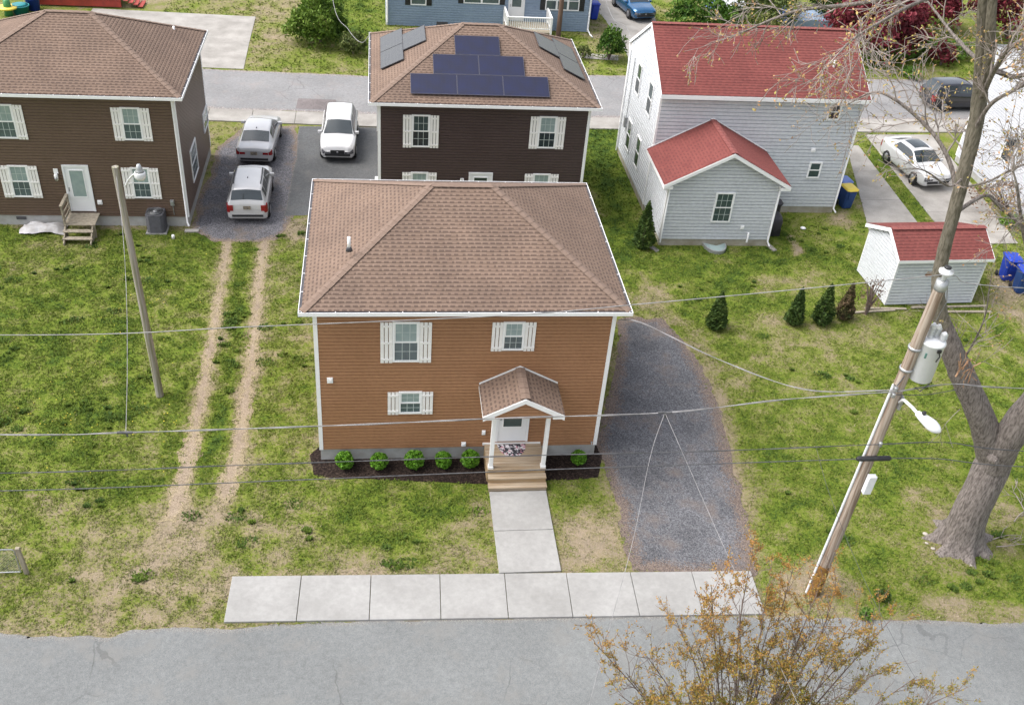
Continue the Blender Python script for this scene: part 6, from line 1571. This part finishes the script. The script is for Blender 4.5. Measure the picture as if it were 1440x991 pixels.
branch([(1490, 470, -.9), (1460, 400, -1.5), (1440, 330, -1.8), (1430, 260, -1.9)], [.10, .07, .05, .03], 2, 6, 1.4)
# sprouts round the torn elbow
for (px, a) in (((1342, 500), -.3), ((1350, 505), .3), ((1338, 488), -.9), ((1352, 520), .8), ((1346, 495), .1)):
    T1.grow(q3(*px, .3), (a, -.3, 1), 1.3, .014, 1, kids_=(2, 3), wig=.3, up=.02, shrink=.6, ang=(.3, .8), rmin=.007)
branch([(1352, 510, .4), (1370, 480, .3), (1385, 445, .2), (1392, 400, .2)], [.035, .028, .02, .012], 1, 5, 1.0)
T1.grow(q3(1350, 575, .1), (-.9, -.2, -.6), 1.5, .013, 1, kids_=(1, 2), wig=.3, up=.0, rmin=.007)
T1.mesh('limb', 'bark', bt, org, .30, 9, lump=.10); T1.mesh('limb', 'bark_mossy', bt, org, .12, .30, lump=.10)
T1.mesh('branches', 'bark', bt, org, .035, .12)
T1.mesh('twigs', 'twig', bt, org, 0, .035, small=4)
rg = np.random.default_rng(8)
tp = np.array([[t.x-tx, t.y-ty, t.z] for t in T1.tips if t.z > 5])
tp = tp[rg.random(len(tp)) < .62]
tp = np.repeat(tp, 2, 0)+rg.normal(0, .018, (len(tp)*2, 3))
leafobj('buds', tp, .034, rg, rg.random(len(tp)), 'buds', bt, .55)
# torn wood at the elbow
mb = MB(); q = random.Random(4)
for k in range(26):
    c = q3(1347+q.uniform(-8, 14), 505+q.uniform(-14, 22), 0)-org+Vector((0, -.32, 0))
    mb.bar(c, c+Vector((q.uniform(-.10, .2), q.uniform(-.12, .05), q.uniform(-.5, .3))), q.uniform(.015, .045), .012)
mb.build('torn_bark', 'torn', bt)
# hollow knot above the fork
kn = q3(1398, 648, -.40)-org
mb = MB(); mb.tube([kn+Vector((0, .16, 0)), kn+Vector((0, .02, .02)), kn+Vector((.03, -.10, .05))], [.17, .14, .09], 12, cap=True, lump=.2); mb.build('knot', 'bark', bt)
# stones round the foot, fallen twigs
MT['stone'] = pm('pale_stone', (.46, .42, .37), (.33, .29, .25), 4, .9, .2)
q = random.Random(12)
for k, a in enumerate((2.75, 3.15, 3.4, 4.6)):
    r = 1.05+.10*q.random(); mb = MB()
    s = .04+.06*q.random(); prof = [(.001, 0), (s*.9, .01), (s, s*.4), (s*.6, s*.8), (.001, s*.85)]
    mb.lathe(prof, (0, 0, 0), 8, smooth=False)
    for i, v in enumerate(mb.v): mb.v[i] = (v[0]*(1+.3*q.random()), v[1]*(.8+.3*q.random()), v[2])
    o = mb.build('stone', 'stone', loc=(tx+r*math.cos(a), ty+.9*r*math.sin(a), 0)); o.rotation_euler.z = q.random()*6
    tag(o, 'pale stone tucked against the root flare of the bare tree', 'stone', 'stones round the foot of the bare tree')
F1 = Tree(33)
for (a, b, dx, dy, L) in ((1425, 735, .8, .6, 1.5), (1400, 770, 1, -.1, 1.4), (1440, 720, .3, .9, 1.3), (1395, 760, 1, .35, 1.1)):
    p = at(a, b); F1.grow((p[0], p[1], .06), (dx, dy, .12), L, .022, 2, kids_=(2, 4), wig=.25, up=-.005, shrink=.6, rmin=.007)
for pts, rr in F1.br:
    for p in pts: p.z = max(.03, p.z)
fo = thing('fallen_branches', (*at(1420, 755), 0), 'fallen pale branches lying in the grass right of the bare tree', 'branches'); oo = Vector(fo.location); F1.mesh('twigs', 'twig', fo, oo)
# stick pile behind the pole near the shed
F2 = Tree(34)
for (a, b, dx, dy, dz, L) in ((1385, 470, .1, .6, 1.4, 2.2), (1380, 475, -.6, .3, .5, 1.8), (1350, 470, -.5, .2, .8, 1.5), (1330, 445, -.8, .1, .4, 1.5), (1312, 436, -.9, -.1, .3, 1.4)):
    p = at(a, b); F2.grow((p[0], p[1], .05), (dx, dy, dz), L, .02, 1, kids_=(2, 4), wig=.2, up=-.03, shrink=.55, rmin=.007)
fo = thing('brush_pile', (*at(1350, 455), 0), 'pale dead brush piled in front of the shed behind the pole', 'branches'); F2.mesh('twigs', 'twig', fo, Vector(fo.location))

# young orange-leaved tree reaching into the bottom of the view
ob = Vector((9.6, -13.6, 0)); T2 = Tree(77)
ot = thing('budding_tree', ob, 'young tree with orange and olive spring foliage at the bottom edge', 'tree')
T2.path([ob, ob+Vector((.05, .05, 1.2)), ob+Vector((.1, .15, 2.2))], [.20, .16, .14])
tipsp = [(1000, 822, -12.2), (1060, 765, -11.9), (1118, 790, -12.0), (1180, 812, -12.1), (1262, 860, -12.3), (950, 870, -12.6), (905, 915, -12.9), (838, 905, -13.0), (880, 945, -13.2), (1010, 880, -12.4), (1090, 850, -12.2), (1150, 870, -12.4), (1210, 905, -12.6), (1290, 950, -13.0), (1362, 965, -13.3), (1060, 920, -13.0), (960, 950, -13.2), (1130, 940, -13.1), (1000, 960, -13.4), (1200, 965, -13.3), (1080, 820, -12.0), (1150, 830, -12.1), (1040, 850, -12.3), (1110, 905, -12.8), (1170, 930, -12.9), (980, 905, -12.8), (925, 965, -13.4), (1240, 935, -12.9), (1060, 965, -13.4), (1140, 880, -12.5), (1100, 975, -13.4), (1020, 925, -13.0), (1205, 870, -12.4), (870, 975, -13.6), (1320, 985, -13.5)]
for a, b, Y in tipsp:
    e = atY(a, b, Y); s = ob+Vector((.1, .15, 1.6+.5*T2.r.random()))
    m1 = s.lerp(e, .35)+Vector((0, 0, -.25)); m2 = s.lerp(e, .7)+Vector((T2.r.gauss(0, .1), T2.r.gauss(0, .1), .02))
    c = curve_pts([s, m1, m2, e], 7); T2.path(c, lerp_rad([.045, .022, .014, .006], len(c)))
    for j in range(13):
        i = int(len(c)*(.40+.58*(j+T2.r.random())/13)); i = min(i, len(c)-2); t = (c[i+1]-c[i-1]).normalized()
        x = t.cross(Vector((T2.r.gauss(0, 1), T2.r.gauss(0, 1), T2.r.gauss(0, 1)))).normalized(); an = T2.r.uniform(.4, .9)
        T2.grow(c[i], t*math.cos(an)+x*math.sin(an), .75*T2.r.uniform(.6, 1.3), .008, 1, kids_=(2, 4), wig=.25, up=.03, shrink=.55, ang=(.4, .9), rmin=.004)
T2.mesh('trunk', 'bark', ot, ob, .10, 9); T2.mesh('branches', 'twigdark', ot, ob, 0, .10)
pts = []
for p_, rr in T2.br:
    if rr[0] > .0125: 
        if rr[0] < .06: pts += [p for p in p_[int(len(p_)*.62):]]
        continue
    for p, q_ in zip(p_, p_[1:]):
        for k in range(3): pts.append(p.lerp(q_, T2.r.random()))
pa_ = np.array([[p.x-ob.x, p.y-ob.y, p.z] for p in pts])
# leaf tufts along the twigs
keep = fbm(pa_[:, 0]*2.2, pa_[:, 1]*2.2+pa_[:, 2]*2.2, 3, 7) > .43
pa_ = pa_[keep]; rg = np.random.default_rng(6)
pa_ = pa_[rg.random(len(pa_)) < .72]; pa_ = np.repeat(pa_, 5, 0)+rg.normal(0, .030, (len(pa_)*5, 3))
hz = sm(pa_[:, 2], 4.0, 7.8)
leafobj('leaves', pa_, .025, rg, .34+.42*hz+rg.normal(0, .17, len(pa_)), 'orange', ot, .5)

# ------------------------------------------------------------------ daylight: bright overcast, sun high to the left
SUN_EL, SUN_AZ = rad(55), rad(-85)          # azimuth from +Y towards +X
sd = Vector((math.sin(SUN_AZ)*math.cos(SUN_EL), math.cos(SUN_AZ)*math.cos(SUN_EL), math.sin(SUN_EL)))
sun = bpy.data.lights.new('sun', 'SUN'); sun.energy = 1.2; sun.angle = rad(40); sun.color = (1, .965, .92)
so = bpy.data.objects.new('sun', sun); COL.objects.link(so); so.rotation_euler = sd.to_track_quat('Z', 'Y').to_euler(); so.location = (0, 0, 50)
w = bpy.data.worlds.new('World'); sc.world = w; w.use_nodes = True; nt = w.node_tree; bg = nt.nodes['Background']
sky = nt.nodes.new('ShaderNodeTexSky'); sky.sky_type = 'NISHITA'; sky.sun_disc = False; sky.sun_elevation = SUN_EL; sky.sun_rotation = SUN_AZ
sky.air_density = 1.0; sky.dust_density = 4.0; sky.ozone_density = 1.0
hs_ = nt.nodes.new('ShaderNodeHueSaturation'); hs_.inputs['Saturation'].default_value = .35
nt.links.new(sky.outputs[0], hs_.inputs['Color']); nt.links.new(hs_.outputs[0], bg.inputs['Color']); bg.inputs['Strength'].default_value = .15
vs_ = sc.view_settings; vs_.view_transform = 'Standard'; vs_.look = 'None'; vs_.gamma = 1; vs_.exposure = 1.12; vs_.use_curve_mapping = False
sc.cycles.max_bounces = 6
